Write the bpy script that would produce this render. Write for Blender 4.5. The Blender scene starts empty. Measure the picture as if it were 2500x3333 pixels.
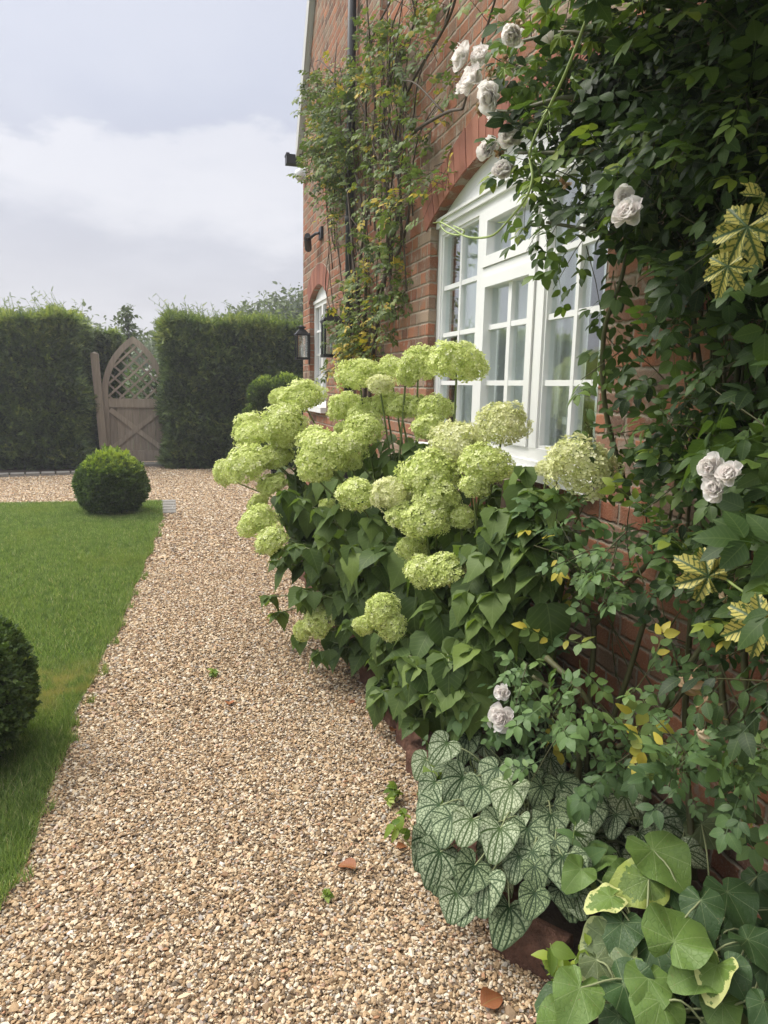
import bpy, math, random
import numpy as np
from mathutils import Vector, Matrix
R = math.radians
rng = np.random.default_rng(7)
random.seed(7)
sc = bpy.context.scene
col = sc.collection

# ---------------------------------------------------------------- camera
cd = bpy.data.cameras.new('camera')
cd.sensor_fit = 'VERTICAL'
cd.sensor_height = 36.0
cd.lens = 36.0 * 2315 / 3333
cd.clip_start = 0.02
cd.clip_end = 2000
cam = bpy.data.objects.new('camera', cd)
col.objects.link(cam)
PSI, TH, RHO = R(16.6), R(9.97), 0.02
fwd = Vector((math.sin(PSI)*math.cos(TH), math.cos(PSI)*math.cos(TH), -math.sin(TH)))
rt0 = Vector((math.cos(PSI), -math.sin(PSI), 0))
up0 = rt0.cross(fwd)
rt = math.cos(RHO)*rt0 + math.sin(RHO)*up0
up = -math.sin(RHO)*rt0 + math.cos(RHO)*up0
cam.matrix_world = Matrix(((rt.x, up.x, -fwd.x, 0), (rt.y, up.y, -fwd.y, 0), (rt.z, up.z, -fwd.z, 1.5), (0, 0, 0, 1)))
sc.camera = cam

# ---------------------------------------------------------------- light, sky, exposure
SUN_DIR = Vector((-0.50, 0.42, 0.80)).normalized()     # towards the sun: high, ahead and to the left, behind thin cloud
sl = bpy.data.lights.new('sun', 'SUN')
sl.energy = 1.35
sl.angle = R(22)
sl.color = (1.0, 0.95, 0.87)
so = bpy.data.objects.new('sun', sl)
so.rotation_euler = SUN_DIR.to_track_quat('Z', 'Y').to_euler()
so.location = (-20, 18, 30)
col.objects.link(so)

sc.view_settings.view_transform = 'Standard'
sc.view_settings.look = 'None'
sc.view_settings.gamma = 1.0
sc.view_settings.exposure = 1.15
sc.cycles.max_bounces = 8
sc.cycles.diffuse_bounces = 4
sc.cycles.glossy_bounces = 3
sc.cycles.transmission_bounces = 6
sc.cycles.transparent_max_bounces = 12

w = bpy.data.worlds.new('World')
sc.world = w
w.use_nodes = True


class NG:
    """small wrapper that adds nodes and links them"""
    def __init__(s, nt): s.nt = nt

    def put(s, sock, v):
        if isinstance(v, bpy.types.NodeSocket): s.nt.links.new(v, sock)
        elif v is not None: sock.default_value = v

    def add(s, typ, ins=None, **props):
        n = s.nt.nodes.new('ShaderNode' + typ)
        for k, v in props.items(): setattr(n, k, v)
        for k, v in (ins or {}).items(): s.put(n.inputs[k], v)
        return n

    def m(s, op, a, b=None, c=None, clamp=False):
        n = s.nt.nodes.new('ShaderNodeMath'); n.operation = op; n.use_clamp = clamp
        for i, v in enumerate((a, b, c)):
            if v is not None: s.put(n.inputs[i], v)
        return n.outputs[0]

    def smooth(s, v, a, b):
        n = s.nt.nodes.new('ShaderNodeMapRange'); n.interpolation_type = 'SMOOTHSTEP'
        s.put(n.inputs['Value'], v); n.inputs['From Min'].default_value = a; n.inputs['From Max'].default_value = b
        return n.outputs['Result']

    def ramp(s, f, stops, interp='LINEAR'):
        n = s.nt.nodes.new('ShaderNodeValToRGB'); n.color_ramp.interpolation = interp
        e = n.color_ramp.elements
        while len(e) < len(stops): e.new(0.5)
        for el, (p, c) in zip(e, stops): el.position = p; el.color = (*c, 1)
        s.put(n.inputs[0], f)
        return n.outputs[0]

    def mix(s, f, a, b, mode='MIX'):
        n = s.nt.nodes.new('ShaderNodeMix'); n.data_type = 'RGBA'; n.blend_type = mode
        s.put(n.inputs[0], f)
        for i, v in ((6, a), (7, b)):
            if isinstance(v, tuple) and len(v) == 3: v = (*v, 1)
            s.put(n.inputs[i], v)
        return n.outputs[2]

    def noise(s, vec, scale, detail=3, rough=0.5, out='Fac'):
        n = s.add('TexNoise', {'Scale': scale, 'Detail': detail, 'Roughness': rough})
        if vec is not None: s.nt.links.new(vec, n.inputs['Vector'])
        return n.outputs[out]

    def attr(s, name, out='Fac'):
        return s.add('Attribute', attribute_name=name).outputs[out]

    def xyz(s, v):
        n = s.add('SeparateXYZ'); s.nt.links.new(v, n.inputs[0]); return n.outputs

    def comb(s, x, y, z):
        return s.add('CombineXYZ', {0: x, 1: y, 2: z}).outputs[0]

    def obj(s): return s.add('TexCoord').outputs['Object']


g = NG(w.node_tree)
bg = w.node_tree.nodes['Background']
sky = g.add('TexSky', sky_type='NISHITA', sun_disc=False, sun_elevation=math.asin(SUN_DIR.z), sun_rotation=math.atan2(SUN_DIR.x, SUN_DIR.y), air_density=1.2, dust_density=2.5)
dirv = g.add('TexCoord').outputs['Generated']
dx, dy, dz = g.xyz(dirv)
el = g.m('MAXIMUM', dz, 0.0)
pl = g.comb(g.m('DIVIDE', dx, g.m('ADD', el, 0.22)), g.m('DIVIDE', dy, g.m('ADD', el, 0.22)), g.m('MULTIPLY', dz, 1.5))
n1 = g.noise(pl, 1.15, 6, 0.52)
n2 = g.noise(pl, 0.45, 3, 0.5)
# a bank of pale cloud low in the sky with ragged tops, bluish haze above it, greyer air below
edge_ = g.m('ADD', dz, g.m('MULTIPLY', g.m('SUBTRACT', g.noise(pl, 2.1, 7, .58), .5), .26))
bank = g.m('MULTIPLY', g.smooth(edge_, .15, .25), g.m('SUBTRACT', 1.0, g.smooth(edge_, .285, .312)))
wisps = g.smooth(g.m('ADD', g.m('MULTIPLY', n1, .7), g.m('MULTIPLY', n2, .4)), .46, .72)
base = g.mix(g.smooth(dz, .12, .42), (2.55, 2.52, 2.82), (2.75, 2.88, 3.42))
grey = g.mix(g.m('MULTIPLY', wisps, .45), base, (3.7, 3.7, 3.95))
grey = g.mix(g.m('MULTIPLY', bank, g.m('ADD', .35, g.m('MULTIPLY', n1, .9))), grey, (3.95, 3.88, 4.02))
sd_ = g.add('VectorMath', {0: dirv, 1: tuple(SUN_DIR)}, operation='DOT_PRODUCT').outputs['Value']
glow = g.m('MAXIMUM', g.smooth(dz, .46, .88), g.smooth(sd_, .80, .98))
veil = g.mix(glow, grey, (15.5, 15.4, 15.2))
colr = g.mix(0.10, veil, sky.outputs[0])
w.node_tree.links.new(colr, bg.inputs['Color'])
bg.inputs['Strength'].default_value = 0.1
# ---- measured places (metres)
HEADS = [(1.165,2.851,1.606,0.101,0.08,0),(1.106,3.185,1.602,0.076,0.076,0),(1.064,3.241,1.548,0.042,0.053,0),(1.044,3.413,1.588,0.059,0.057,0),(0.902,3.502,1.552,0.094,0.074,0),(0.957,3.318,1.508,0.054,0.039,1),(0.706,4.015,1.431,0.103,0.084,0),(0.61,4.254,1.425,0.049,0.054,0),(0.575,3.922,1.291,0.104,0.097,0),(0.594,3.954,1.206,0.077,0.049,0),(0.439,4.326,1.249,0.09,0.06,0),(0.438,4.16,1.209,0.083,0.067,0),(0.884,3.689,1.39,0.08,0.074,0),(0.936,3.513,1.378,0.064,0.046,0),(1.027,3.439,1.41,0.069,0.057,0),(1.068,3.319,1.404,0.064,0.058,0),(1.127,3.249,1.407,0.057,0.054,0),(1.155,3.081,1.404,0.063,0.058,0),(1.107,3.027,1.319,0.065,0.054,0),(0.843,3.63,1.288,0.033,0.029,0),(0.892,3.352,1.295,0.086,0.061,0),(0.663,3.463,1.242,0.062,0.053,0),(0.667,3.24,1.189,0.102,0.088,0),(0.627,3.215,1.104,0.061,0.049,0),(0.816,3.307,1.217,0.075,0.072,0),(0.803,3.276,1.142,0.048,0.036,0),(0.383,3.938,1.062,0.1,0.09,0),(0.55,4.0,1.096,0.079,0.067,0),(0.297,4.266,0.98,0.063,0.078,0),(0.519,3.929,0.949,0.07,0.052,0),(0.459,4.083,0.824,0.052,0.044,0),(0.411,3.668,0.796,0.085,0.075,0),(0.458,3.535,0.722,0.073,0.061,0),(1.223,2.524,1.362,0.085,0.073,1),(1.091,2.654,1.281,0.096,0.071,1),(1.111,2.425,1.22,0.084,0.059,0),(1.064,2.405,1.148,0.049,0.044,0),(0.952,2.601,1.168,0.094,0.069,0),(0.961,2.519,1.081,0.072,0.065,0),(0.818,2.646,1.085,0.064,0.057,1),(0.91,2.499,1.008,0.079,0.043,0),(0.839,2.574,1.011,0.049,0.044,0),(0.751,2.923,1.04,0.076,0.051,0),(0.893,2.586,0.877,0.049,0.052,0),(0.868,2.395,0.835,0.06,0.053,0),(0.938,2.335,0.851,0.066,0.053,0),(0.978,2.285,0.82,0.038,0.043,2),(0.771,2.578,0.635,0.057,0.057,0),(0.802,2.537,0.579,0.047,0.039,0),(0.711,2.635,0.558,0.036,0.04,0),(0.669,3.349,0.341,0.072,0.053,0),(0.603,3.41,0.279,0.041,0.048,0),(0.709,3.456,0.411,0.037,0.04,0),(1.209,1.927,1.262,0.094,0.049,1),(1.159,2.045,1.249,0.031,0.024,1),(1.043,2.461,1.015,0.041,0.043,0),(0.759,3.581,0.887,0.039,0.033,0),(1.104,2.594,1.261,0.055,0.045,1),(1.064,2.648,1.206,0.045,0.04,0)]
CLIMBER = [(7.165,4.405),(6.564,4.23),(5.551,3.852),(5.352,3.953),(5.041,3.906),(4.712,3.866),(3.125,3.175),(3.21,3.049),(3.508,3.013),(3.754,2.887),(3.964,2.792),(3.655,2.547),(3.752,2.48),(4.141,2.468),(4.256,2.256),(4.378,2.0),(4.907,1.74),(4.899,1.613),(6.106,1.632),(5.849,1.852),(6.037,2.239),(5.786,2.354),(6.237,2.792),(6.745,3.168),(6.54,3.274),(7.256,3.87),(7.719,4.186)]
ROSE_A = [(2.604,2.766),(2.308,2.762),(1.899,2.616),(1.293,2.352),(1.179,1.872),(1.582,1.986),(1.756,2.005),(1.814,1.946),(2.007,2.036),(2.209,2.179),(2.318,2.294),(2.478,2.477)]
ROSE_T = [(2.136,2.511),(1.853,2.512),(1.294,2.329),(1.224,1.999),(1.213,1.77),(1.488,1.813),(1.685,1.981),(1.879,2.037),(2.073,2.215),(2.232,2.372)]
ROSE_B = [(1.875,2.083),(1.334,1.931),(1.251,1.352),(1.575,1.305),(1.747,1.432),(1.708,1.598),(1.823,1.771),(1.837,1.874)]
ROSE_C = [(1.829,1.428),(1.208,1.397),(1.166,1.103),(1.28,0.983),(1.547,1.024),(1.768,1.134)]
SHRUB_A = [(2.179,1.134),(1.996,1.147),(1.721,1.158),(1.606,1.089),(1.78,0.895),(2.042,0.785),(2.256,0.91)]
SHRUB_B = [(2.31,0.475),(2.199,0.554),(1.683,0.794),(1.469,0.809),(1.468,0.658),(1.736,0.409),(2.095,0.286)]
SHRUB_C = [(1.912,0.306),(1.748,0.455),(1.458,0.628),(1.149,0.779),(1.121,0.584),(1.308,0.516),(1.546,0.431),(1.803,0.3)]
SHRUB_D = [(1.787,0.928),(1.63,1.025),(1.38,1.075),(1.257,1.007),(1.29,0.858),(1.492,0.699),(1.736,0.711)]
CL_CANES = [[(1.4,5.25,1.62),(1.36,5.403,2.17),(1.36,5.708,2.965),(1.34,5.918,3.562),(1.34,6.187,3.998)],[(1.4,5.119,1.618),(1.4,4.801,2.226),(1.4,4.475,2.652),(1.4,4.645,2.968),(1.38,4.321,3.203),(1.38,3.731,3.296),(1.38,3.555,3.382)],[(1.4,5.183,1.619),(1.4,5.024,2.098),(1.4,4.408,2.393),(1.4,4.296,2.689),(1.4,4.545,2.94)],[(1.4,5.388,1.622),(1.38,5.419,2.307),(1.38,5.124,2.891),(1.36,5.203,3.364),(1.36,5.106,3.767),(1.36,4.58,3.833)],[(1.4,5.318,1.621),(1.38,5.222,2.41),(1.36,5.449,3.033),(1.34,6.173,3.574),(1.34,6.763,4.063)],[(1.4,4.797,2.165),(1.4,4.739,2.569),(1.38,4.843,3.023),(1.36,4.643,3.368),(1.36,4.122,3.506)],[(1.38,4.574,2.892),(1.36,4.154,2.923),(1.34,3.585,2.842),(1.3,3.241,2.743)]]
RO_CANES = [[(1.36,1.264,0.455),(1.4,1.469,0.701),(1.4,1.489,1.081),(1.4,1.572,1.44),(1.4,1.657,1.805),(1.38,1.7,2.162),(1.38,1.797,2.481)],[(1.36,1.455,0.162),(1.4,1.596,0.56),(1.4,1.616,0.984),(1.4,1.61,1.338),(1.38,1.688,1.687),(1.36,1.762,2.001),(1.3,1.815,2.247),(1.22,1.914,2.426)],[(1.38,1.324,0.517),(1.4,1.449,1.029),(1.4,1.523,1.442),(1.38,1.55,1.901),(1.38,1.622,2.3),(1.36,1.667,2.558)],[(1.36,1.884,1.168),(1.34,1.946,1.307),(1.3,1.971,1.479),(1.26,1.935,1.673),(1.26,1.871,1.813),(1.3,1.863,1.993),(1.34,1.737,2.134)],[(1.4,1.555,1.319),(1.4,1.641,1.756),(1.4,1.681,2.158),(1.4,1.747,2.517)],[(1.38,1.739,1.79),(1.34,1.912,1.941),(1.2,1.915,1.957),(1.1,2.037,1.999)],[(1.36,1.725,2.133),(1.26,1.842,2.251),(1.12,1.953,2.32),(1.05,2.193,2.355),(1.0,2.294,2.389)],[(1.36,1.71,2.275),(1.25,1.848,2.404),(1.12,1.975,2.496),(1.05,2.184,2.548)],[(1.34,1.78,2.039),(1.22,1.857,2.156),(1.1,1.978,2.178),(1.05,2.146,2.22)]]
SH_CANES = [[(1.3,1.91,0.152),(1.3,1.927,0.51),(1.3,1.938,0.747),(1.24,1.945,0.874),(1.2,1.999,1.048),(1.16,1.993,1.215)],[(1.3,1.938,0.747),(1.36,1.871,0.888),(1.4,1.746,1.063),(1.4,1.697,1.156)],[(1.3,1.901,0.192),(1.36,1.831,0.578),(1.38,1.776,0.84),(1.4,1.7,1.031),(1.4,1.58,1.253)],[(1.26,1.804,0.35),(1.32,1.654,0.527),(1.38,1.563,0.772),(1.42,1.465,0.986),(1.42,1.384,1.069)],[(1.3,1.735,0.32),(1.32,1.67,0.489),(1.38,1.603,0.645),(1.42,1.541,0.804)],[(1.1,1.88,0.676),(1.15,1.74,0.609),(1.25,1.701,0.437)],[(1.2,1.815,0.127),(1.18,1.792,0.43),(1.1,1.812,0.583),(1.04,1.853,0.632)],[(1.34,1.677,0.161),(1.3,1.573,0.441),(1.26,1.329,0.607),(1.3,1.203,0.658)]]
BLOOMS = [(1.0,2.467,2.603,0.0488),(1.05,2.453,2.605,0.0378),(1.0,2.386,2.499,0.0476),(0.98,2.202,2.387,0.0444),(1.02,2.55,2.538,0.0245),(1.0,2.104,2.53,0.034),(1.05,1.976,2.457,0.0169),(1.05,2.375,2.29,0.0375),(1.02,2.142,2.243,0.0383),(1.03,2.203,2.173,0.0352),(1.02,1.494,1.895,0.035),(1.03,1.536,1.949,0.0249),(1.02,2.262,2.344,0.0178),(0.96,1.088,1.365,0.0249),(0.96,1.043,1.356,0.0217),(0.96,1.073,1.325,0.0248)]
BLOOMS_LOW = [(0.98,1.912,0.474,0.047),(0.99,1.941,0.546,0.0296),(0.98,1.939,0.409,0.0194)]
SPENT = [(1.0,2.295,2.468,0.0193),(1.0,2.276,2.485,0.0147),(1.0,2.503,2.556,0.016),(0.99,2.3,2.386,0.0194),(1.03,2.237,2.237,0.0163),(1.02,2.213,2.506,0.0115),(1.02,2.103,2.566,0.0204),(1.08,1.901,2.075,0.0156)]
TENDRIL = [(0.96,1.585,2.431),(0.96,1.625,2.374),(0.95,1.698,2.272),(0.94,1.762,2.204),(0.93,1.822,2.138),(0.93,1.83,2.101),(0.93,1.811,2.05),(0.92,1.825,2.001),(0.91,1.911,1.959),(0.91,2.016,1.941),(0.91,2.191,1.971),(0.91,2.334,2.026),(0.91,2.446,2.066),(0.91,2.389,2.025),(0.91,2.27,1.991),(0.91,2.22,1.993),(0.91,2.314,2.028)]
VLEAVES = [(1.0,1.108,1.796,0.1038),(0.97,1.113,1.727,0.0711),(1.02,1.098,1.842,0.0699),(1.12,1.251,1.104,0.1018),(1.05,1.022,1.079,0.0998)]
DEADLEAVES = [(1.1,1.214,0.797,0.077),(1.2,1.378,0.763,0.0805),(1.2,1.28,1.02,0.0424),(1.1,1.213,0.737,0.0516)]
HOPLEAVES = [(1.0,2.059,2.574,0.1062),(1.02,1.955,2.519,0.0892),(1.0,1.995,2.499,0.0778),(1.02,2.21,2.476,0.0861),(1.0,2.069,2.408,0.0676),(1.05,1.925,2.453,0.0761),(1.03,1.802,2.3,0.0723),(1.05,1.832,2.458,0.0726),(1.03,2.016,2.428,0.0661),(1.02,2.136,2.384,0.07),(1.05,1.989,2.348,0.0725),(1.04,2.072,2.269,0.0757),(1.08,1.957,2.292,0.0787),(1.1,1.84,2.414,0.0737),(1.1,1.78,2.443,0.0713),(1.06,2.161,2.179,0.0723),(1.05,2.024,2.186,0.0679),(1.1,1.854,2.352,0.0622),(1.12,1.761,2.384,0.0653),(1.02,2.25,2.545,0.0639)]
BRUN = [(0.841,2.038,0.34,0.753,1.991,0.285,-0.313,-0.408,0.858),(0.935,2.083,0.33,0.865,2.0,0.271,-0.277,-0.39,0.878),(0.987,2.062,0.3,1.021,2.007,0.268,-0.159,-0.568,0.808),(1.024,1.909,0.31,1.001,1.824,0.273,-0.441,-0.259,0.859),(0.952,1.881,0.32,0.871,1.805,0.244,-0.31,-0.489,0.815),(1.063,1.888,0.3,1.033,1.792,0.253,-0.034,-0.43,0.902),(1.184,1.954,0.28,1.208,1.857,0.238,-0.119,-0.424,0.898),(0.838,1.889,0.3,0.753,1.82,0.241,-0.141,-0.535,0.833),(0.866,1.811,0.31,0.782,1.73,0.272,-0.172,-0.269,0.948),(0.939,1.758,0.33,0.851,1.674,0.279,-0.234,-0.311,0.921),(1.053,1.78,0.3,0.988,1.717,0.246,-0.166,-0.543,0.823),(1.132,1.803,0.29,1.142,1.696,0.249,-0.157,-0.367,0.917),(1.149,1.736,0.28,1.169,1.635,0.221,-0.316,-0.523,0.791),(1.23,1.751,0.29,1.24,1.65,0.246,-0.126,-0.404,0.906),(1.295,1.698,0.28,1.277,1.569,0.246,-0.214,-0.224,0.951),(1.299,1.591,0.27,1.288,1.482,0.246,-0.223,-0.19,0.956),(1.21,1.622,0.28,1.129,1.545,0.229,-0.338,-0.244,0.909),(1.241,1.553,0.26,1.211,1.462,0.232,-0.329,-0.175,0.928),(1.147,1.67,0.29,1.086,1.592,0.234,-0.105,-0.524,0.845),(1.345,1.817,0.25,1.378,1.722,0.212,-0.405,-0.452,0.794),(1.304,1.66,0.24,1.359,1.584,0.212,-0.096,-0.4,0.911),(1.199,1.648,0.25,1.232,1.565,0.216,-0.22,-0.443,0.869),(0.738,1.826,0.26,0.641,1.755,0.203,-0.185,-0.451,0.873),(0.75,1.762,0.26,0.671,1.671,0.199,-0.26,-0.368,0.893),(0.792,1.708,0.28,0.702,1.616,0.239,-0.184,-0.242,0.953),(0.837,1.62,0.3,0.76,1.516,0.263,-0.155,-0.223,0.962),(0.845,1.651,0.3,0.75,1.579,0.278,-0.076,-0.201,0.977),(0.927,1.627,0.28,0.898,1.536,0.221,-0.156,-0.501,0.851),(1.016,1.656,0.29,0.943,1.55,0.26,-0.106,-0.202,0.974),(0.682,1.768,0.2,0.627,1.674,0.161,-0.01,-0.382,0.924),(0.693,1.7,0.2,0.628,1.604,0.138,-0.091,-0.494,0.865),(0.741,1.57,0.24,0.646,1.482,0.2,-0.064,-0.36,0.931),(0.76,1.535,0.22,0.707,1.458,0.155,-0.268,-0.504,0.821),(0.81,1.493,0.16,0.733,1.384,0.136,-0.071,-0.166,0.983),(0.898,1.544,0.27,0.882,1.426,0.23,-0.402,-0.242,0.883),(0.86,1.454,0.22,0.792,1.387,0.163,-0.249,-0.471,0.846),(0.96,1.494,0.28,0.934,1.369,0.235,-0.34,-0.253,0.906),(0.975,1.527,0.24,1.001,1.413,0.172,-0.085,-0.524,0.847),(1.052,1.588,0.27,1.085,1.504,0.225,-0.196,-0.524,0.829),(0.694,1.577,0.16,0.641,1.495,0.114,-0.095,-0.437,0.894),(0.977,1.476,0.18,0.942,1.391,0.163,-0.094,-0.161,0.982),(0.782,1.981,0.24,0.689,1.913,0.204,-0.205,-0.223,0.953),(0.815,2.159,0.22,0.75,2.105,0.162,-0.246,-0.556,0.794),(1.09,1.525,0.22,1.12,1.468,0.192,-0.208,-0.513,0.833),(0.867,1.562,0.25,0.808,1.499,0.198,-0.337,-0.393,0.855),(1.263,2.123,0.25,1.286,2.047,0.207,-0.203,-0.531,0.823),(1.107,2.143,0.26,1.089,2.062,0.226,-0.434,-0.259,0.863),(0.723,1.565,0.15,0.647,1.466,0.108,-0.281,-0.185,0.942),(0.698,1.673,0.16,0.627,1.582,0.115,-0.018,-0.434,0.901)]
VARIEG = [(0.827,1.182,0.2,0.755,1.124,0.161,-0.25,-0.308,0.918,0),(1.109,1.336,0.3,1.005,1.343,0.276,-0.232,-0.305,0.924,1),(1.164,1.396,0.33,1.179,1.275,0.295,-0.276,-0.301,0.913,0),(1.033,1.145,0.3,1.145,1.207,0.333,-0.104,-0.319,0.942,0),(0.995,1.326,0.28,0.928,1.335,0.261,-0.3,-0.252,0.92,2),(1.163,1.218,0.32,1.129,1.145,0.272,-0.389,-0.375,0.841,3),(1.267,1.246,0.3,1.254,1.151,0.266,-0.121,-0.319,0.94,3),(0.957,1.259,0.22,0.872,1.231,0.182,-0.219,-0.489,0.844,4),(0.995,1.275,0.25,0.947,1.223,0.217,-0.301,-0.295,0.907,3),(1.04,1.214,0.24,1.007,1.138,0.201,-0.449,-0.252,0.857,3),(1.087,1.102,0.25,0.987,1.111,0.229,-0.224,-0.453,0.863,0),(1.097,1.083,0.28,1.039,1.046,0.252,-0.247,-0.311,0.918,2),(0.976,1.148,0.22,0.927,1.076,0.181,-0.191,-0.365,0.911,0),(0.978,1.106,0.2,0.908,1.036,0.171,-0.19,-0.207,0.96,0),(1.125,1.081,0.27,1.126,1.015,0.236,-0.439,-0.416,0.797,3),(1.218,1.126,0.28,1.232,1.051,0.275,-0.257,-0.106,0.961,3),(1.401,1.493,0.3,1.454,1.392,0.284,-0.41,-0.343,0.845,5),(1.138,0.995,0.26,1.083,0.963,0.231,-0.265,-0.344,0.901,3),(1.439,1.592,0.26,1.369,1.526,0.198,-0.358,-0.407,0.84,3),(1.104,1.065,0.2,1.058,1.008,0.168,-0.343,-0.241,0.908,0),(1.428,1.315,0.26,1.394,1.254,0.219,-0.399,-0.345,0.85,3),(0.923,1.23,0.14,0.859,1.196,0.112,-0.126,-0.48,0.868,4),(1.167,1.325,0.27,1.16,1.258,0.251,-0.275,-0.237,0.932,3),(1.099,1.402,0.26,1.033,1.412,0.239,-0.334,-0.429,0.839,0),(0.784,1.161,0.15,0.697,1.126,0.125,-0.096,-0.408,0.908,0),(0.9,1.139,0.15,0.848,1.085,0.11,-0.357,-0.312,0.88,3),(1.171,1.232,0.2,1.128,1.175,0.16,-0.202,-0.453,0.868,3),(1.253,1.096,0.24,1.206,1.041,0.198,-0.375,-0.337,0.864,3),(1.426,1.214,0.24,1.36,1.144,0.201,-0.201,-0.329,0.923,3),(1.261,1.047,0.2,1.209,0.991,0.165,-0.168,-0.404,0.899,3),(1.077,1.48,0.27,1.013,1.469,0.242,-0.339,-0.291,0.895,0),(0.981,1.436,0.28,0.92,1.407,0.261,-0.096,-0.384,0.918,0)]
BRICKS = [(0.953,4.025),(0.957,3.786),(0.951,3.473),(0.933,3.207),(0.925,2.971),(0.922,2.75),(0.927,2.538)]
FALLEN = [(0.677,1.358,0.012),(0.214,3.188,0.012),(0.505,1.925,0.012),(0.873,2.751,0.012)]
WEEDS = [(0.155,3.568,0.0),(0.394,1.838,0.0),(0.796,2.359,0.0),(0.75,2.261,0.0),(0.761,2.184,0.0)]
COVER = [(1.052,2.177,1.098),(1.101,2.118,1.091),(1.027,2.152,1.039),(1.068,2.096,1.033),(1.001,2.143,0.947),(1.058,2.097,0.907),(1.01,2.077,0.835),(0.98,2.112,0.746),(1.029,2.052,0.73),(0.947,2.102,0.638),(0.874,2.168,0.587),(0.813,2.279,0.515),(0.839,2.155,0.461),(0.906,2.112,0.506),(0.797,2.339,0.528),(0.957,2.184,0.808),(0.997,2.251,0.955),(0.594,3.429,0.944),(0.642,3.202,0.935),(0.56,3.654,0.959),(0.723,3.079,0.975),(0.658,3.173,0.809),(0.566,3.396,0.72),(1.109,2.047,1.179),(1.151,2.027,1.136),(1.106,2.029,1.076),(1.169,1.975,1.173),(1.13,2.158,1.241),(1.09,2.021,1.002),(0.788,2.843,0.953),(0.733,2.94,0.813),(0.827,2.76,0.849)]
STAKE = [(0.996,2.05,0.0),(1.171,2.293,1.176)]

# ---------------------------------------------------------------- helpers: objects
def tag(o, label=None, cat=None, group=None, kind=None):
    for k, v in (('label', label), ('category', cat), ('group', group), ('kind', kind)):
        if v: o[k] = v
    return o


def thing(name, label, cat, loc=(0, 0, 0), group=None):
    o = bpy.data.objects.new(name, None)
    o.empty_display_size = 0.1
    col.objects.link(o)
    o.location = loc
    return tag(o, label, cat, group)


def adopt(o, parent):
    o.parent = parent
    p, loc = parent, Vector((0, 0, 0))
    while p is not None and p.type == 'EMPTY':
        loc += p.location; p = p.parent
    o.matrix_parent_inverse = Matrix.Translation(-loc)


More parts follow.
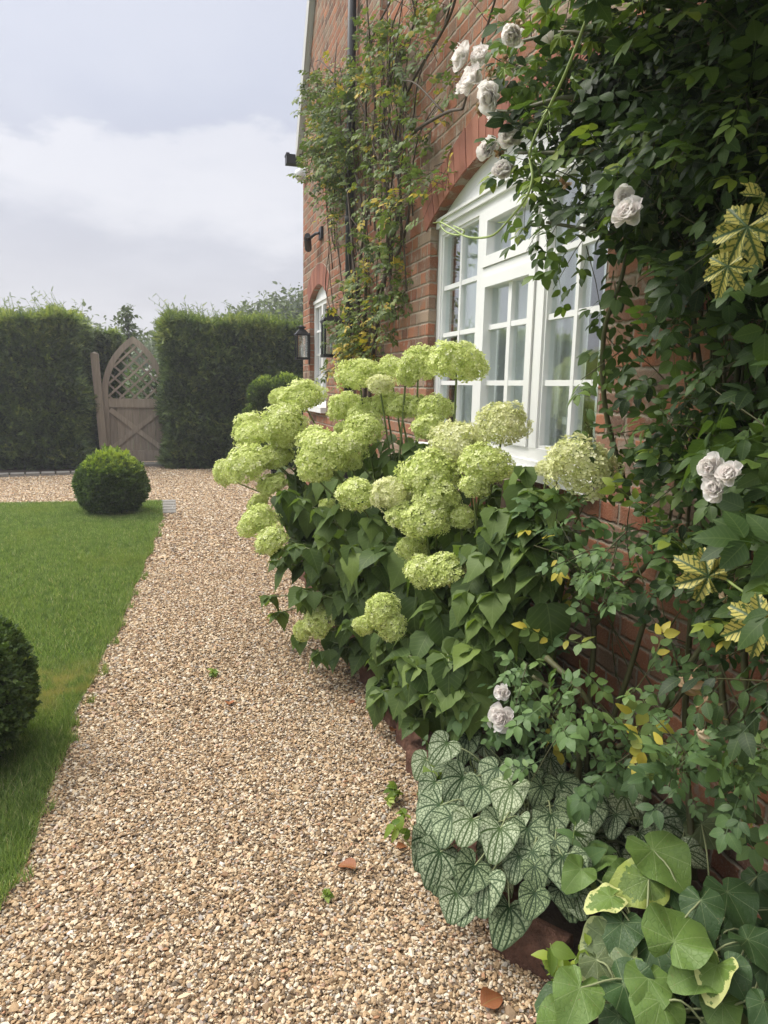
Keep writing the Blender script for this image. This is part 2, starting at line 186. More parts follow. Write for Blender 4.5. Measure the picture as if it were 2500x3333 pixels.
class MB:
    """collects numpy geometry and links it as one mesh object"""
    def __init__(s): s.V = []; s.F = []; s.A = []; s.U = []; s.n = 0

    def add(s, V, F, rnd=0.5, luv=None):
        V = np.asarray(V, float)
        for f in (F if isinstance(F, list) and len(F) and isinstance(F[0], np.ndarray) else [np.asarray(F)]):
            s.F.append(f + s.n)
        s.V.append(V)
        s.A.append(np.broadcast_to(np.asarray(rnd, float), (len(V),)))
        s.U.append(np.zeros((len(V), 3)) if luv is None else np.asarray(luv, float))
        s.n += len(V)

    def scatter(s, tpl, P, M, rnd):
        V, Fs, U = tpl[0], tpl[1], tpl[2]
        off = tpl[3] if len(tpl) > 3 else None
        N, k = len(P), len(V)
        if N == 0: return
        W = np.einsum('nij,kj->nki', M, V) + P[:, None, :]
        base = (np.arange(N)*k)
        F = [(f[None, :, :] + base[:, None, None]).reshape(-1, f.shape[1]) for f in Fs]
        r = np.repeat(np.asarray(rnd, float), k)
        if off is not None: r = np.clip(r + np.tile(off, N), 0, 1)
        s.add(W.reshape(-1, 3), F, r, np.tile(U, (N, 1)))

    def box(s, lo, hi, rnd=0.5):
        x0, y0, z0 = lo; x1, y1, z1 = hi
        V = [(x0, y0, z0), (x1, y0, z0), (x1, y1, z0), (x0, y1, z0), (x0, y0, z1), (x1, y0, z1), (x1, y1, z1), (x0, y1, z1)]
        s.add(V, np.array([(3, 2, 1, 0), (4, 5, 6, 7), (0, 1, 5, 4), (1, 2, 6, 5), (2, 3, 7, 6), (3, 0, 4, 7)]), rnd)

    def bar(s, a, b, w, h, side=None, rnd=0.5):
        """a beam from a to b, w across 'side', h across the third direction"""
        a, b = np.asarray(a, float), np.asarray(b, float)
        d = b - a; d /= np.linalg.norm(d)
        sd = np.asarray(side if side is not None else ((0, 0, 1) if abs(d[2]) < .9 else (1, 0, 0)), float)
        sd = sd - d*(sd @ d); sd /= np.linalg.norm(sd); t = np.cross(d, sd)
        V = [p + sd*w/2*i + t*h/2*j for p in (a, b) for i, j in ((-1, -1), (1, -1), (1, 1), (-1, 1))]
        s.add(V, np.array([(3, 2, 1, 0), (4, 5, 6, 7), (0, 1, 5, 4), (1, 2, 6, 5), (2, 3, 7, 6), (3, 0, 4, 7)]), rnd)

    def tube(s, pts, rad, n=6, rnd=0.5, smoothpath=0, caps=True):
        P = np.asarray(pts, float)
        if smoothpath: P = spline(P, smoothpath)
        k = len(P)
        rad = np.interp(np.linspace(0, 1, k), np.linspace(0, 1, len(np.atleast_1d(rad))), np.atleast_1d(rad)) if np.ndim(rad) else np.full(k, rad)
        T = np.gradient(P, axis=0); T /= np.linalg.norm(T, axis=1)[:, None] + 1e-9
        ref = np.array((0.31, 0.2, 0.93)) if abs(T[0][2]) < .8 else np.array((.93, .3, .2))
        V = []
        ang = np.linspace(0, 2*np.pi, n, endpoint=False)
        for i in range(k):
            a = np.cross(T[i], ref); a /= np.linalg.norm(a) + 1e-9; b = np.cross(T[i], a)
            V.append(P[i] + rad[i]*(np.cos(ang)[:, None]*a + np.sin(ang)[:, None]*b))
        V = np.concatenate(V)
        i = np.arange(k-1)[:, None]*n; j = np.arange(n)[None, :]; j2 = (j+1) % n
        F = np.stack([i+j, i+j2, i+n+j2, i+n+j], -1).reshape(-1, 4)
        luv = np.stack([np.tile(ang, k), np.repeat(np.linspace(0, 1, k), n), np.zeros(k*n)], 1)
        Fs = [F]
        if caps: Fs += [np.arange(n)[None, ::-1].copy(), (np.arange(n) + (k-1)*n)[None, :]]
        s.add(V, Fs, rnd, luv)

    def build(s, name, mat, parent=None, smooth=False):
        me = bpy.data.meshes.new(name)
        V = np.concatenate(s.V) if s.V else np.zeros((0, 3))
        me.vertices.add(len(V)); me.vertices.foreach_set('co', V.ravel())
        li = np.concatenate([f.ravel() for f in s.F]).astype(np.int32)
        tot = np.concatenate([np.full(len(f), f.shape[1]) for f in s.F]).astype(np.int32)
        st = np.concatenate([[0], np.cumsum(tot)[:-1]]).astype(np.int32)
        me.loops.add(len(li)); me.loops.foreach_set('vertex_index', li)
        me.polygons.add(len(tot)); me.polygons.foreach_set('loop_start', st)
        try: me.polygons.foreach_set('loop_total', tot)
        except Exception: pass
        me.polygons.foreach_set('use_smooth', np.full(len(tot), bool(smooth)))
        a = me.attributes.new('rnd', 'FLOAT', 'POINT'); a.data.foreach_set('value', np.concatenate(s.A).astype(np.float32))
        a = me.attributes.new('luv', 'FLOAT_VECTOR', 'POINT'); a.data.foreach_set('vector', np.concatenate(s.U).astype(np.float32).ravel())
        me.update(calc_edges=True)
        me.materials.append(mat)
        o = bpy.data.objects.new(name, me)
        col.objects.link(o)
        if parent is not None: adopt(o, parent)
        return o


def spline(P, sub):
    """Catmull-Rom through the points"""
    P = np.asarray(P, float)
    Q = np.concatenate([[2*P[0]-P[1]], P, [2*P[-1]-P[-2]]])
    out = []
    for i in range(len(P)-1):
        p0, p1, p2, p3 = Q[i:i+4]
        for t in np.arange(sub)/sub:
            out.append(.5*((2*p1)+(-p0+p2)*t+(2*p0-5*p1+4*p2-p3)*t*t+(-p0+3*p1-3*p2+p3)*t**3))
    out.append(P[-1])
    return np.array(out)


def unit(v): return v/(np.linalg.norm(v, axis=-1, keepdims=True) + 1e-9)


def frames(D, Nn, S):
    """rotation matrices: leaf axis D -> Y, normal Nn -> Z, scale S"""
    D = unit(D); X = unit(np.cross(D, Nn)); Z = np.cross(X, D)
    return np.stack([X, D, Z], -1)*np.asarray(S, float)[:, None, None]


def in_poly(pts, poly):
    x, y = pts[:, 0], pts[:, 1]; ok = np.zeros(len(pts), bool)
    q = np.asarray(poly); j = len(q)-1
    for i in range(len(q)):
        xi, yi = q[i]; xj, yj = q[j]
        c = ((yi > y) != (yj > y)) & (x < (xj-xi)*(y-yi)/(yj-yi+1e-12)+xi)
        ok ^= c; j = i
    return ok


def sample_poly(poly, n):
    q = np.asarray(poly); lo, hi = q.min(0), q.max(0); out = []
    c = 0
    while c < n:
        p = lo + rng.random((n*2, 2))*(hi-lo); p = p[in_poly(p, poly)]; out.append(p); c += len(p)
    return np.concatenate(out)[:n]


def poly_area(poly):
    q = np.asarray(poly); x, y = q[:, 0], q[:, 1]
    return abs(np.dot(x, np.roll(y, -1)) - np.dot(y, np.roll(x, -1)))/2


# ---------------------------------------------------------------- helpers: leaf templates (base at 0, axis +Y, length 1)
def leaf_tpl(width, prof, fold=.2, droop=.25, nx=2, wave=0.0, serr=0.0):
    """prof: half-width at even stations along the leaf"""
    st = len(prof); V = []; U = []
    for i, p in enumerate(prof):
        t = i/(st-1)
        for k in range(-nx, nx+1):
            u = k/nx; x = u*width*p*.5
            if serr and abs(k) == nx and 0 < i < st-1: x *= 1 + serr*(1 if i % 2 else -1)
            V.append((x, t - .06*abs(u)*p, fold*abs(x) - droop*t*t + wave*math.sin(t*9+u*2)*abs(u)*.5))
            U.append((u*p*width*.5, t, abs(u)))
    c = 2*nx+1
    F = [(i*c+k, i*c+k+1, (i+1)*c+k+1, (i+1)*c+k) for i in range(st-1) for k in range(c-1)]
    return np.array(V), [np.array(F)], np.array(U)


def join_tpl(items):
    """items: (template, 3x3, offset, rnd offset)"""
    V = []; F = {}; U = []; O = []; n = 0
    for (tv, tf, tu), M, P, ro in items:
        V.append(tv @ np.asarray(M).T + np.asarray(P)); U.append(tu); O.append(np.full(len(tv), ro))
        for f in tf: F.setdefault(f.shape[1], []).append(f+n)
        n += len(tv)
    return np.concatenate(V), [np.concatenate(f) for f in F.values()], np.concatenate(U), np.concatenate(O)


def rot(axis, a): return np.array(Matrix.Rotation(a, 3, axis))


OVATE = [.05, .55, .9, 1.0, .92, .7, .4, .03]
ROSELEAF = [.05, .50, .84, .98, 1.0, .92, .74, .44, .03]


def spray_tpl(pairs, seed, width=.60, leaf=None):
    """pinnate rose leaf, total length about 1"""
    r = random.Random(seed); items = []
    lf = lambda: leaf_tpl(width*r.uniform(.85, 1.1), ROSELEAF, r.uniform(.05, .3), r.uniform(.1, .4), 1, .03, .05)
    for i in range(pairs):
        t = .30 + .50*i/max(1, pairs-1) if pairs > 1 else .45
        for sd in (-1, 1):
            a_ = R(r.uniform(48, 68)); M = rot('Z', -sd*a_) @ rot('Y', sd*R(r.uniform(-20, 14))) @ rot('X', R(r.uniform(-24, 8)))
            items.append((lf(), M*(.30+.04*i)*r.uniform(.85, 1.12), (sd*.03, t+.02, -.1*t*t), r.uniform(-.12, .12)))
    M = rot('Z', R(r.uniform(-12, 12))) @ rot('X', R(r.uniform(-30, 5)))
    items.append((lf(), M*.38, (0, .86, -.08), r.uniform(-.1, .1)))
    stem = (np.array([(-.007, 0, 0), (.007, 0, 0), (-.005, .87, -.08), (.005, .87, -.08)]), [np.array([(0, 1, 3, 2)])], np.array([(0.4, .5, 0)]*4))
    items.append((stem, np.eye(3), (0, 0, 0), 0))
    return join_tpl(items)


def heart_tpl(lobe=.22, width=1.0, cup=.12, droop=.25, ruffle=.03, nr=6, na=30, seed=0):
    """heart-shaped blade in polar rings about the petiole; luv = (x, y, edge distance 0 at rim)"""
    r = random.Random(seed); V = [(0, 0, 0)]; U = [(0, 0, 1)]
    ph = r.uniform(0, 6)
    for j in range(na):
        a = -math.pi/2 + 2*math.pi*(j+.5)/na          # starts at the sinus (-Y)
        s = abs(((a + math.pi/2 + math.pi) % (2*math.pi)) - math.pi)/math.pi  # 0 at sinus .. 1 at tip
        rad = np.interp(s, [0, .05, .12, .25, .4, .55, .7, .85, .95, 1], [.04, .22, lobe+.16, .46, .5, .52, .57, .69, .88, 1.0])
        for i in range(1, nr+1):
            t = i/nr
            x = math.cos(a)*rad*t*width; y = math.sin(a)*rad*t
            rr = math.hypot(x, y)
            z = cup*abs(x)*.9 - droop*max(y, 0)**2 - .25*max(0, -y) + ruffle*math.sin(a*5+ph)*t*t + .05*t*t*math.cos(2*a+ph)
            V.append((x, y, z)); U.append((x, y, 1-t))
    F4 = []; F3 = []
    for j in range(na-1):
        b0, b1 = 1+j*nr, 1+(j+1)*nr
        F3.append((0, b0, b1))
        for i in range(nr-1): F4.append((b0+i, b0+i+1, b1+i+1, b1+i))
    return np.array(V), [np.array(F3), np.array(F4)], np.array(U)


def palm_tpl(lobes=5, seed=0, depth=.45, droop=.3):
    """palmate lobed vine leaf; luv = (signed distance to nearest vein, radius, edge)"""
    r = random.Random(seed); na = 60; V = [(0, 0, 0)]; U = [(0, 0, 0)]; nr = 5
    angs = [R(90 + (i-(lobes-1)/2)*(250/lobes)) for i in range(lobes)]
    lens = [1 - .13*abs(i-(lobes-1)/2) for i in range(lobes)]
    for j in range(na):
        a = R(90) + (j/(na-1)-.5)*R(310)
        best = min(range(lobes), key=lambda q: abs(a-angs[q])); da = abs(a-angs[best]); half = R(125/lobes)
        f = 1 - depth*min(1, (da/half))**1.2
        rad = lens[best]*f*.62*(1 + .05*(1 if j % 2 else -1))
        for i in range(1, nr+1):
            t = i/nr; x, y = math.cos(a)*rad*t, math.sin(a)*rad*t
            z = -droop*(x*x+y*y) + .06*math.sin(a*7)*t + .25*abs(math.sin(a-angs[best]))*rad*t
            V.append((x, y, z)); U.append((math.sin(a-angs[best])*rad*t, rad*t, 1-t))
    F3 = []; F4 = []
    for j in range(na-1):
        b0, b1 = 1+j*nr, 1+(j+1)*nr
        F3.append((0, b0, b1))
        for i in range(nr-1): F4.append((b0+i, b0+i+1, b1+i+1, b1+i))
    return np.array(V), [np.array(F3), np.array(F4)], np.array(U)


# ---------------------------------------------------------------- materials
def newmat(name):
    m = bpy.data.materials.new(name); m.use_nodes = True
    return m, NG(m.node_tree), m.node_tree.nodes['Principled BSDF']


def plain(name, c, rough=.6, metal=0.0, var=.15, scale=20, spec=.4, bump=0.0, bscale=60):
    m, q, p = newmat(name)
    o = q.obj()
    nz = q.noise(o, scale, 4, .6)
    q.put(p.inputs['Base Color'], q.mix(nz, tuple(x*(1-var) for x in c), tuple(min(1, x*(1+var)) for x in c)))
    p.inputs['Roughness'].default_value = rough; p.inputs['Metallic'].default_value = metal
    p.inputs['Specular IOR Level'].default_value = spec
    if bump:
        b = q.add('Bump', {'Strength': bump, 'Distance': .01, 'Height': q.noise(o, bscale, 4, .6)})
        q.put(p.inputs['Normal'], b.outputs[0])
    return m


def leafmat(name, stops, rough=.5, transl=.25, vein=.3, back=.25, spec=.35, nveins=14, midw=.02, tcol=(1.15, 1.25, .5)):
    m, q, p = newmat(name)
    base = q.ramp(q.attr('rnd'), stops)
    pos = q.add('NewGeometry')
    nz = q.noise(pos.outputs['Position'], 9, 2)
    base = q.mix(q.m('MULTIPLY', nz, .5), base, q.mix(1.0, base, (.72, .78, .72), 'MULTIPLY'))
    lx, ly, lz = q.xyz(q.attr('luv', 'Vector'))
    ax = q.m('ABSOLUTE', lx)
    if vein:
        mid = q.m('SUBTRACT', 1.0, q.smooth(ax, midw*.4, midw))
        side = q.m('FRACT', q.m('MULTIPLY', q.m('SUBTRACT', ly, q.m('MULTIPLY', ax, .9)), nveins*.6))
        sv = q.m('MULTIPLY', q.m('SUBTRACT', 1.0, q.smooth(q.m('ABSOLUTE', q.m('SUBTRACT', side, .5)), .04, .16)), .45)
        vm = q.m('MULTIPLY', q.m('MAXIMUM', mid, sv), vein)
        base = q.mix(vm, base, q.mix(.5, base, (.30, .38, .14)))
    base = q.mix(q.m('MULTIPLY', pos.outputs['Backfacing'], back), base, (.17, .23, .10))
    q.put(p.inputs['Base Color'], base)
    p.inputs['Roughness'].default_value = rough
    p.inputs['Specular IOR Level'].default_value = spec
    out = m.node_tree.nodes['Material Output']
    if transl:
        tr = q.add('BsdfTranslucent', {'Color': q.mix(1.0, base, tcol, 'MULTIPLY')})
        mx = q.add('MixShader', {0: transl, 1: p.outputs[0], 2: tr.outputs[0]})
        m.node_tree.links.new(mx.outputs[0], out.inputs[0])
    return m


M = {}
# brick: Flemish bond worked out from the wall's own metres
def brickmat(name):
    m, q, p = newmat(name)
    o = q.obj(); x, y, z = q.xyz(o)
    wob = q.noise(o, 22, 3)
    wob2 = q.noise(o, 31, 3)
    u = q.m('ADD', q.m('ADD', x, y), q.m('MULTIPLY', q.m('SUBTRACT', wob, .5), .016))
    v = q.m('ADD', z, q.m('MULTIPLY', q.m('SUBTRACT', wob2, .5), .012))
    vr = q.m('DIVIDE', v, .075); row = q.m('FLOOR', vr); fv = q.m('MULTIPLY', q.m('FRACT', vr), .075)
    par = q.m('MODULO', q.m('ABSOLUTE', row), 2.0)
    us = q.m('ADD', u, q.m('ADD', q.m('MULTIPLY', par, .169), 20.0))
    ur = q.m('DIVIDE', us, .3375); per = q.m('FLOOR', ur); fu = q.m('MULTIPLY', q.m('FRACT', ur), .3375)
    hd = q.m('GREATER_THAN', fu, .225)
    e1 = q.m('MINIMUM', fu, q.m('ABSOLUTE', q.m('SUBTRACT', .225, fu)))
    eu = q.m('MINIMUM', e1, q.m('SUBTRACT', .3375, fu))
    ev = q.m('MINIMUM', fv, q.m('SUBTRACT', .075, fv))
    ed = q.m('MINIMUM', eu, ev)
    ed = q.m('ADD', ed, q.m('MULTIPLY', q.m('SUBTRACT', q.noise(o, 60, 4), .5), .009))
    mort = q.m('SUBTRACT', 1.0, q.smooth(ed, .0035, .0075))
    wn = q.add('TexWhiteNoise', {'Vector': q.comb(q.m('ADD', q.m('MULTIPLY', per, 2.0), hd), row, 3.0)}, noise_dimensions='3D')
    c = q.ramp(wn.outputs['Value'], [(0, (.13, .075, .055)), (.12, (.22, .09, .052)), (.32, (.33, .125, .068)), (.56, (.39, .16, .085)), (.74, (.31, .145, .085)), (.88, (.25, .165, .115)), (1, (.34, .25, .18))])
    grime = q.noise(o, 7, 5, .65)
    c = q.mix(q.m('MULTIPLY', q.smooth(grime, .42, .66), .72), c, (.215, .155, .115))
    sp = q.noise(o, 160, 3, .7)
    c = q.mix(q.smooth(sp, .5, .8), c, q.mix(.5, c, (.5, .38, .3)))
    c = q.mix(q.m('MULTIPLY', q.smooth(q.noise(o, 14, 4, .6), .56, .68), .6), c, (.38, .33, .27))
    mc = q.mix(q.noise(o, 40, 3), (.24, .195, .145), (.40, .34, .265))
    bc = q.mix(mort, c, mc)
    st_ = q.noise(q.comb(q.m('MULTIPLY', u, 2.2), q.m('MULTIPLY', z, .5), 0.0), 1.6, 5, .6)
    bc = q.mix(q.m('MULTIPLY', q.smooth(st_, .48, .72), .38), bc, (.15, .115, .085))
    q.put(p.inputs['Base Color'], bc)
    p.inputs['Roughness'].default_value = .92; p.inputs['Specular IOR Level'].default_value = .15
    h = q.m('ADD', q.m('MULTIPLY', q.smooth(ed, .001, .011), 1.0), q.m('MULTIPLY', q.noise(o, 120, 4, .65), .55))
    b = q.add('Bump', {'Strength': .9, 'Distance': .008, 'Height': h})
    q.put(p.inputs['Normal'], b.outputs[0])
    return m


M['brick'] = brickmat('old_red_brick')
m, q, p = newmat('rubbed_red_brick')
o_ = q.obj()
c = q.ramp(q.attr('rnd'), [(0, (.22, .075, .05)), (.5, (.31, .105, .065)), (1, (.37, .145, .09))])
c = q.mix(q.m('MULTIPLY', q.noise(o_, 9, 4), .6), c, (.25, .11, .07))
q.put(p.inputs['Base Color'], c); p.inputs['Roughness'].default_value = .9
q.put(p.inputs['Normal'], q.add('Bump', {'Strength': .6, 'Distance': .004, 'Height': q.noise(o_, 140, 4, .7)}).outputs[0])
M['arch'] = m
M['mortar'] = plain('lime_mortar', (.40, .36, .29), .95, var=.2, scale=60)
M['white'] = plain('white_painted_wood', (.79, .79, .775), .45, var=.07, scale=9)
M['render'] = plain('white_lime_render', (.76, .76, .76), .8, var=.07, scale=7, bump=.3, bscale=40)
M['black'] = plain('black_painted_metal', (.012, .013, .014), .42, var=.3)
M['gutter'] = plain('black_plastic', (.022, .023, .026), .45, var=.3)
M['lamp_white'] = plain('white_plastic', (.72, .73, .74), .4, var=.05)
M['bargeboard'] = plain('grey_painted_board', (.50, .50, .49), .6, var=.12, scale=12)
M['roof'] = plain('clay_roof_tile', (.22, .12, .09), .85, var=.4, scale=15)
M['inside'] = plain('room_plaster', (.55, .54, .52), .9, var=.05)
M['curtain'] = plain('pale_linen_curtain', (.86, .87, .88), .9, var=.04, scale=5)
M['soil'] = plain('dark_soil', (.035, .024, .016), .95, var=.5, scale=40, bump=1.0, bscale=50)
M['terracotta'] = plain('weathered_terracotta', (.125, .062, .04), .9, var=.85, scale=24, bump=1.0, bscale=70)
M['stone'] = plain('grey_granite_sett', (.20, .19, .17), .85, var=.3, scale=22, bump=.6, bscale=50)

# oak: silvered grain along the object's vertical
def woodmat(name, a, b, cc):
    m, q, p = newmat(name)
    x, y, z = q.xyz(q.obj())
    v = q.comb(q.m('MULTIPLY', x, 34.0), q.m('MULTIPLY', y, 34.0), q.m('MULTIPLY', z, 2.6))
    n = q.noise(v, 1.0, 5, .62)
    n2 = q.noise(q.obj(), 5, 3)
    c = q.mix(n, a, b)
    c = q.mix(q.m('MULTIPLY', n2, .6), c, cc)
    c = q.mix(1.0, c, q.ramp(q.attr('rnd'), [(0, (.72, .7, .68)), (1, (1.15, 1.12, 1.08))]), 'MULTIPLY')
    q.put(p.inputs['Base Color'], c)
    p.inputs['Roughness'].default_value = .85; p.inputs['Specular IOR Level'].default_value = .2
    q.put(p.inputs['Normal'], q.add('Bump', {'Strength': .9, 'Distance': .01, 'Height': n}).outputs[0])
    return m


M['oak'] = woodmat('silvered_oak', (.14, .115, .092), (.52, .455, .38), (.33, .285, .235))
M['stake'] = woodmat('brown_stake_wood', (.035, .024, .016), (.095, .065, .042), (.06, .045, .03))

# glass: clear pane, reflects more at a grazing view
m, q, p = newmat('window_glass')
m.node_tree.nodes.remove(p)
gm_ = q.add('NewGeometry'); ct = q.m('ABSOLUTE', q.add('VectorMath', {0: gm_.outputs['Normal'], 1: gm_.outputs['Incoming']}, operation='DOT_PRODUCT').outputs['Value'])
fr = q.m('ADD', .12, q.m('MULTIPLY', q.m('POWER', q.m('SUBTRACT', 1.0, ct), 3.4), .88))
gl = q.add('BsdfGlossy', {'Color': (.95, .97, 1, 1), 'Roughness': .015})
trn = q.add('BsdfTransparent', {'Color': (.93, .96, .95, 1)})
mx = q.add('MixShader', {0: fr, 1: trn.outputs[0], 2: gl.outputs[0]})
m.node_tree.links.new(mx.outputs[0], m.node_tree.nodes['Material Output'].inputs[0])
M['glass'] = m

# gravel: each stone has its own colour
STONES = [(0, (.08, .062, .048)), (.07, (.16, .11, .068)), (.24, (.25, .165, .09)), (.36, (.38, .25, .135)), (.50, (.50, .345, .20)), (.66, (.60, .47, .305)), (.82, (.72, .63, .48)), (.92, (.33, .305, .28)), (.96, (.40, .20, .10)), (1, (.80, .76, .67))]
m, q, p = newmat('gravel_stone')
c = q.ramp(q.attr('rnd'), STONES)
c = q.mix(q.m('MULTIPLY', q.noise(q.obj(), 220, 2), .3), c, (.33, .24, .15))
q.put(p.inputs['Base Color'], c); p.inputs['Roughness'].default_value = .7; p.inputs['Specular IOR Level'].default_value = .3
M['stone_chip'] = m
m, q, p = newmat('gravel_bed')
vo = q.add('TexVoronoi', {'Scale': 70.0}); q.nt.links.new(q.obj(), vo.inputs['Vector'])
c = q.ramp(q.xyz(vo.outputs['Color'])[0], [(0, (.12, .08, .05)), (.4, (.32, .22, .13)), (.7, (.48, .36, .23)), (1, (.68, .58, .43))])
c = q.mix(q.m('MULTIPLY', q.smooth(vo.outputs['Distance'], .3, .8), .6), c, (.12, .085, .055))
q.put(p.inputs['Base Color'], c); p.inputs['Roughness'].default_value = .9
q.put(p.inputs['Normal'], q.add('Bump', {'Strength': 1.0, 'Distance': .01, 'Height': q.m('SUBTRACT', 1.0, vo.outputs['Distance'])}).outputs[0])
M['gravel_bed'] = m

# lawn sheet and grass blades
m, q, p = newmat('lawn_turf')
o_ = q.obj()
c = q.mix(q.noise(o_, 30, 4, .7), (.055, .085, .022), (.14, .20, .05))
c = q.mix(q.m('MULTIPLY', q.noise(o_, 1.3, 3), .5), c, (.10, .13, .03))
q.put(p.inputs['Base Color'], c); p.inputs['Roughness'].default_value = .9
M['turf'] = m
M['field'] = plain('far_meadow', (.07, .11, .03), .95, var=.4, scale=.8)
m, q, p = newmat('grass_blade')
c = q.ramp(q.attr('rnd'), [(0, (.07, .12, .032)), (.25, (.14, .22, .06)), (.6, (.235, .33, .095)), (.85, (.32, .41, .14)), (.95, (.40, .42, .18)), (1, (.52, .48, .28))])
pos = q.add('NewGeometry').outputs['Position']
pn = q.noise(pos, 1.1, 3)
c = q.mix(q.m('MULTIPLY', q.smooth(pn, .5, .72), .4), c, (.26, .31, .07))
c = q.mix(q.m('MULTIPLY', q.smooth(q.noise(pos, 14, 3), .48, .68), .45), c, (.07, .13, .03))
dry = q.m('SUBTRACT', 1.0, q.smooth(q.add('VectorMath', {0: pos, 1: (-.62, 3.62, 0)}, operation='DISTANCE').outputs['Value'], .05, .42))
c = q.mix(q.m('MULTIPLY', dry, q.smooth(q.noise(pos, 12, 3), .35, .6)), c, (.40, .36, .15))
q.put(p.inputs['Base Color'], c); p.inputs['Roughness'].default_value = .55; p.inputs['Specular IOR Level'].default_value = .25
tr = q.add('BsdfTranslucent', {'Color': q.mix(1.0, c, (1.2, 1.25, .6), 'MULTIPLY')})
mx = q.add('MixShader', {0: .3, 1: p.outputs[0], 2: tr.outputs[0]})
m.node_tree.links.new(mx.outputs[0], m.node_tree.nodes['Material Output'].inputs[0])
M['grass'] = m

# foliage
YEL = (.42, .33, .04)
M['yew'] = leafmat('yew_needles', [(0, (.034, .056, .025)), (.35, (.085, .128, .052)), (.65, (.15, .205, .072)), (.85, (.24, .305, .09)), (1, (.38, .42, .13))], .6, .28, 0, .0, spec=.2)
M['box'] = leafmat('box_leaf', [(0, (.034, .06, .02)), (.5, (.085, .135, .038)), (.75, (.145, .21, .055)), (.9, (.24, .32, .07)), (1, (.36, .44, .09))], .5, .28, 0, .1, spec=.25)
M['climb'] = leafmat('climber_leaf', [(0, (.06, .09, .032)), (.4, (.11, .155, .05)), (.7, (.165, .22, .065)), (.86, (.23, .28, .08)), (.92, (.28, .29, .09)), (.955, (.48, .38, .06)), (1, (.55, .40, .07))], .55, .3, .25, .2, spec=.22)
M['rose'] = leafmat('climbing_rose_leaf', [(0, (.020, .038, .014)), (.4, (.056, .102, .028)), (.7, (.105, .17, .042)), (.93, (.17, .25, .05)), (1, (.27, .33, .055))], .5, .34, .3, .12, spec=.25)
M['shrub'] = leafmat('shrub_rose_leaf', [(0, (.055, .10, .04)), (.45, (.095, .165, .06)), (.75, (.14, .23, .075)), (.94, (.2, .28, .08)), (.975, (.45, .40, .06)), (1, (.55, .45, .07))], .5, .25, .3, .2, spec=.3)
M['hydra'] = leafmat('hydrangea_leaf', [(0, (.045, .08, .022)), (.4, (.095, .15, .04)), (.7, (.15, .215, .055)), (.9, (.21, .285, .06)), (1, (.32, .37, .07))], .55, .32, .45, .2, nveins=12, midw=.018, spec=.25)
M['lime'] = leafmat('young_lime_leaf', [(0, (.10, .17, .03)), (.5, (.19, .28, .04)), (1, (.33, .39, .06))], .45, .35, .3, .1)
M['tree'] = leafmat('tree_leaf', [(0, (.05, .08, .03)), (.5, (.09, .14, .045)), (1, (.16, .22, .07))], .5, .25, 0, .2)
M['fartree'] = leafmat('far_tree_leaf', [(0, (.07, .09, .05)), (.5, (.12, .15, .075)), (1, (.19, .22, .11))], .6, .2, 0, .1)
M['dead'] = leafmat('dead_leaf', [(0, (.20, .10, .055)), (.5, (.38, .24, .14)), (1, (.55, .44, .30))], .7, .15, .5, .0)
M['brown_leaf'] = leafmat('fallen_brown_leaf', [(0, (.22, .07, .03)), (1, (.35, .13, .05))], .6, .1, .4, 0)
M['greenstem'] = plain('green_stem', (.13, .17, .05), .55, var=.3, scale=30)
M['limestem'] = plain('young_green_stem', (.30, .38, .12), .5, var=.2, scale=30)
M['palestem'] = plain('pale_leaf_stalk', (.24, .27, .13), .6, var=.3, scale=25)
M['cane'] = plain('green_brown_cane', (.085, .085, .035), .6, var=.5, scale=14)
M['oldcane'] = plain('old_brown_cane', (.075, .055, .038), .8, var=.5, scale=25)
M['bark'] = plain('bark', (.09, .07, .05), .9, var=.4, scale=20)
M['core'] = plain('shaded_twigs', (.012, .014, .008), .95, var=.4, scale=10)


def petalmat(name, stops, transl=.3, rough=.6):
    m, q, p = newmat(name)
    c = q.ramp(q.attr('rnd'), stops)
    lx, ly, lz = q.xyz(q.attr('luv', 'Vector'))
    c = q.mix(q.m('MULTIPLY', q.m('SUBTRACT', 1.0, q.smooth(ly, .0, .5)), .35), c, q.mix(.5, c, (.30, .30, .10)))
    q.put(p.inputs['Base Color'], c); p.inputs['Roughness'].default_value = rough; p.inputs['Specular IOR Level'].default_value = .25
    tr = q.add('BsdfTranslucent', {'Color': c})
    mx = q.add('MixShader', {0: transl, 1: p.outputs[0], 2: tr.outputs[0]})
    m.node_tree.links.new(mx.outputs[0], m.node_tree.nodes['Material Output'].inputs[0])
    return m


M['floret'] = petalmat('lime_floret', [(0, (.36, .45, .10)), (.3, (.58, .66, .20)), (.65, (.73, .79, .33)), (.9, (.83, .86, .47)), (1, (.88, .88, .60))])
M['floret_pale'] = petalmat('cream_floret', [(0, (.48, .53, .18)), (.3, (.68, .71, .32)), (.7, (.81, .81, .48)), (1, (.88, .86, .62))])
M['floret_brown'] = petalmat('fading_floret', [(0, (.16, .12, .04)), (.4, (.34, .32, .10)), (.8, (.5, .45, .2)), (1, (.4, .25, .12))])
M['petal'] = petalmat('blush_petal', [(0, (.92, .85, .82)), (.5, (.95, .915, .885)), (1, (.96, .945, .92))], .45, .55)
M['spent'] = petalmat('spent_bloom', [(0, (.22, .12, .05)), (.6, (.45, .30, .16)), (1, (.6, .48, .33))], .15, .8)
M['wpetal'] = petalmat('white_petal', [(0, (.75, .72, .68)), (1, (.9, .89, .87))], .3, .6)

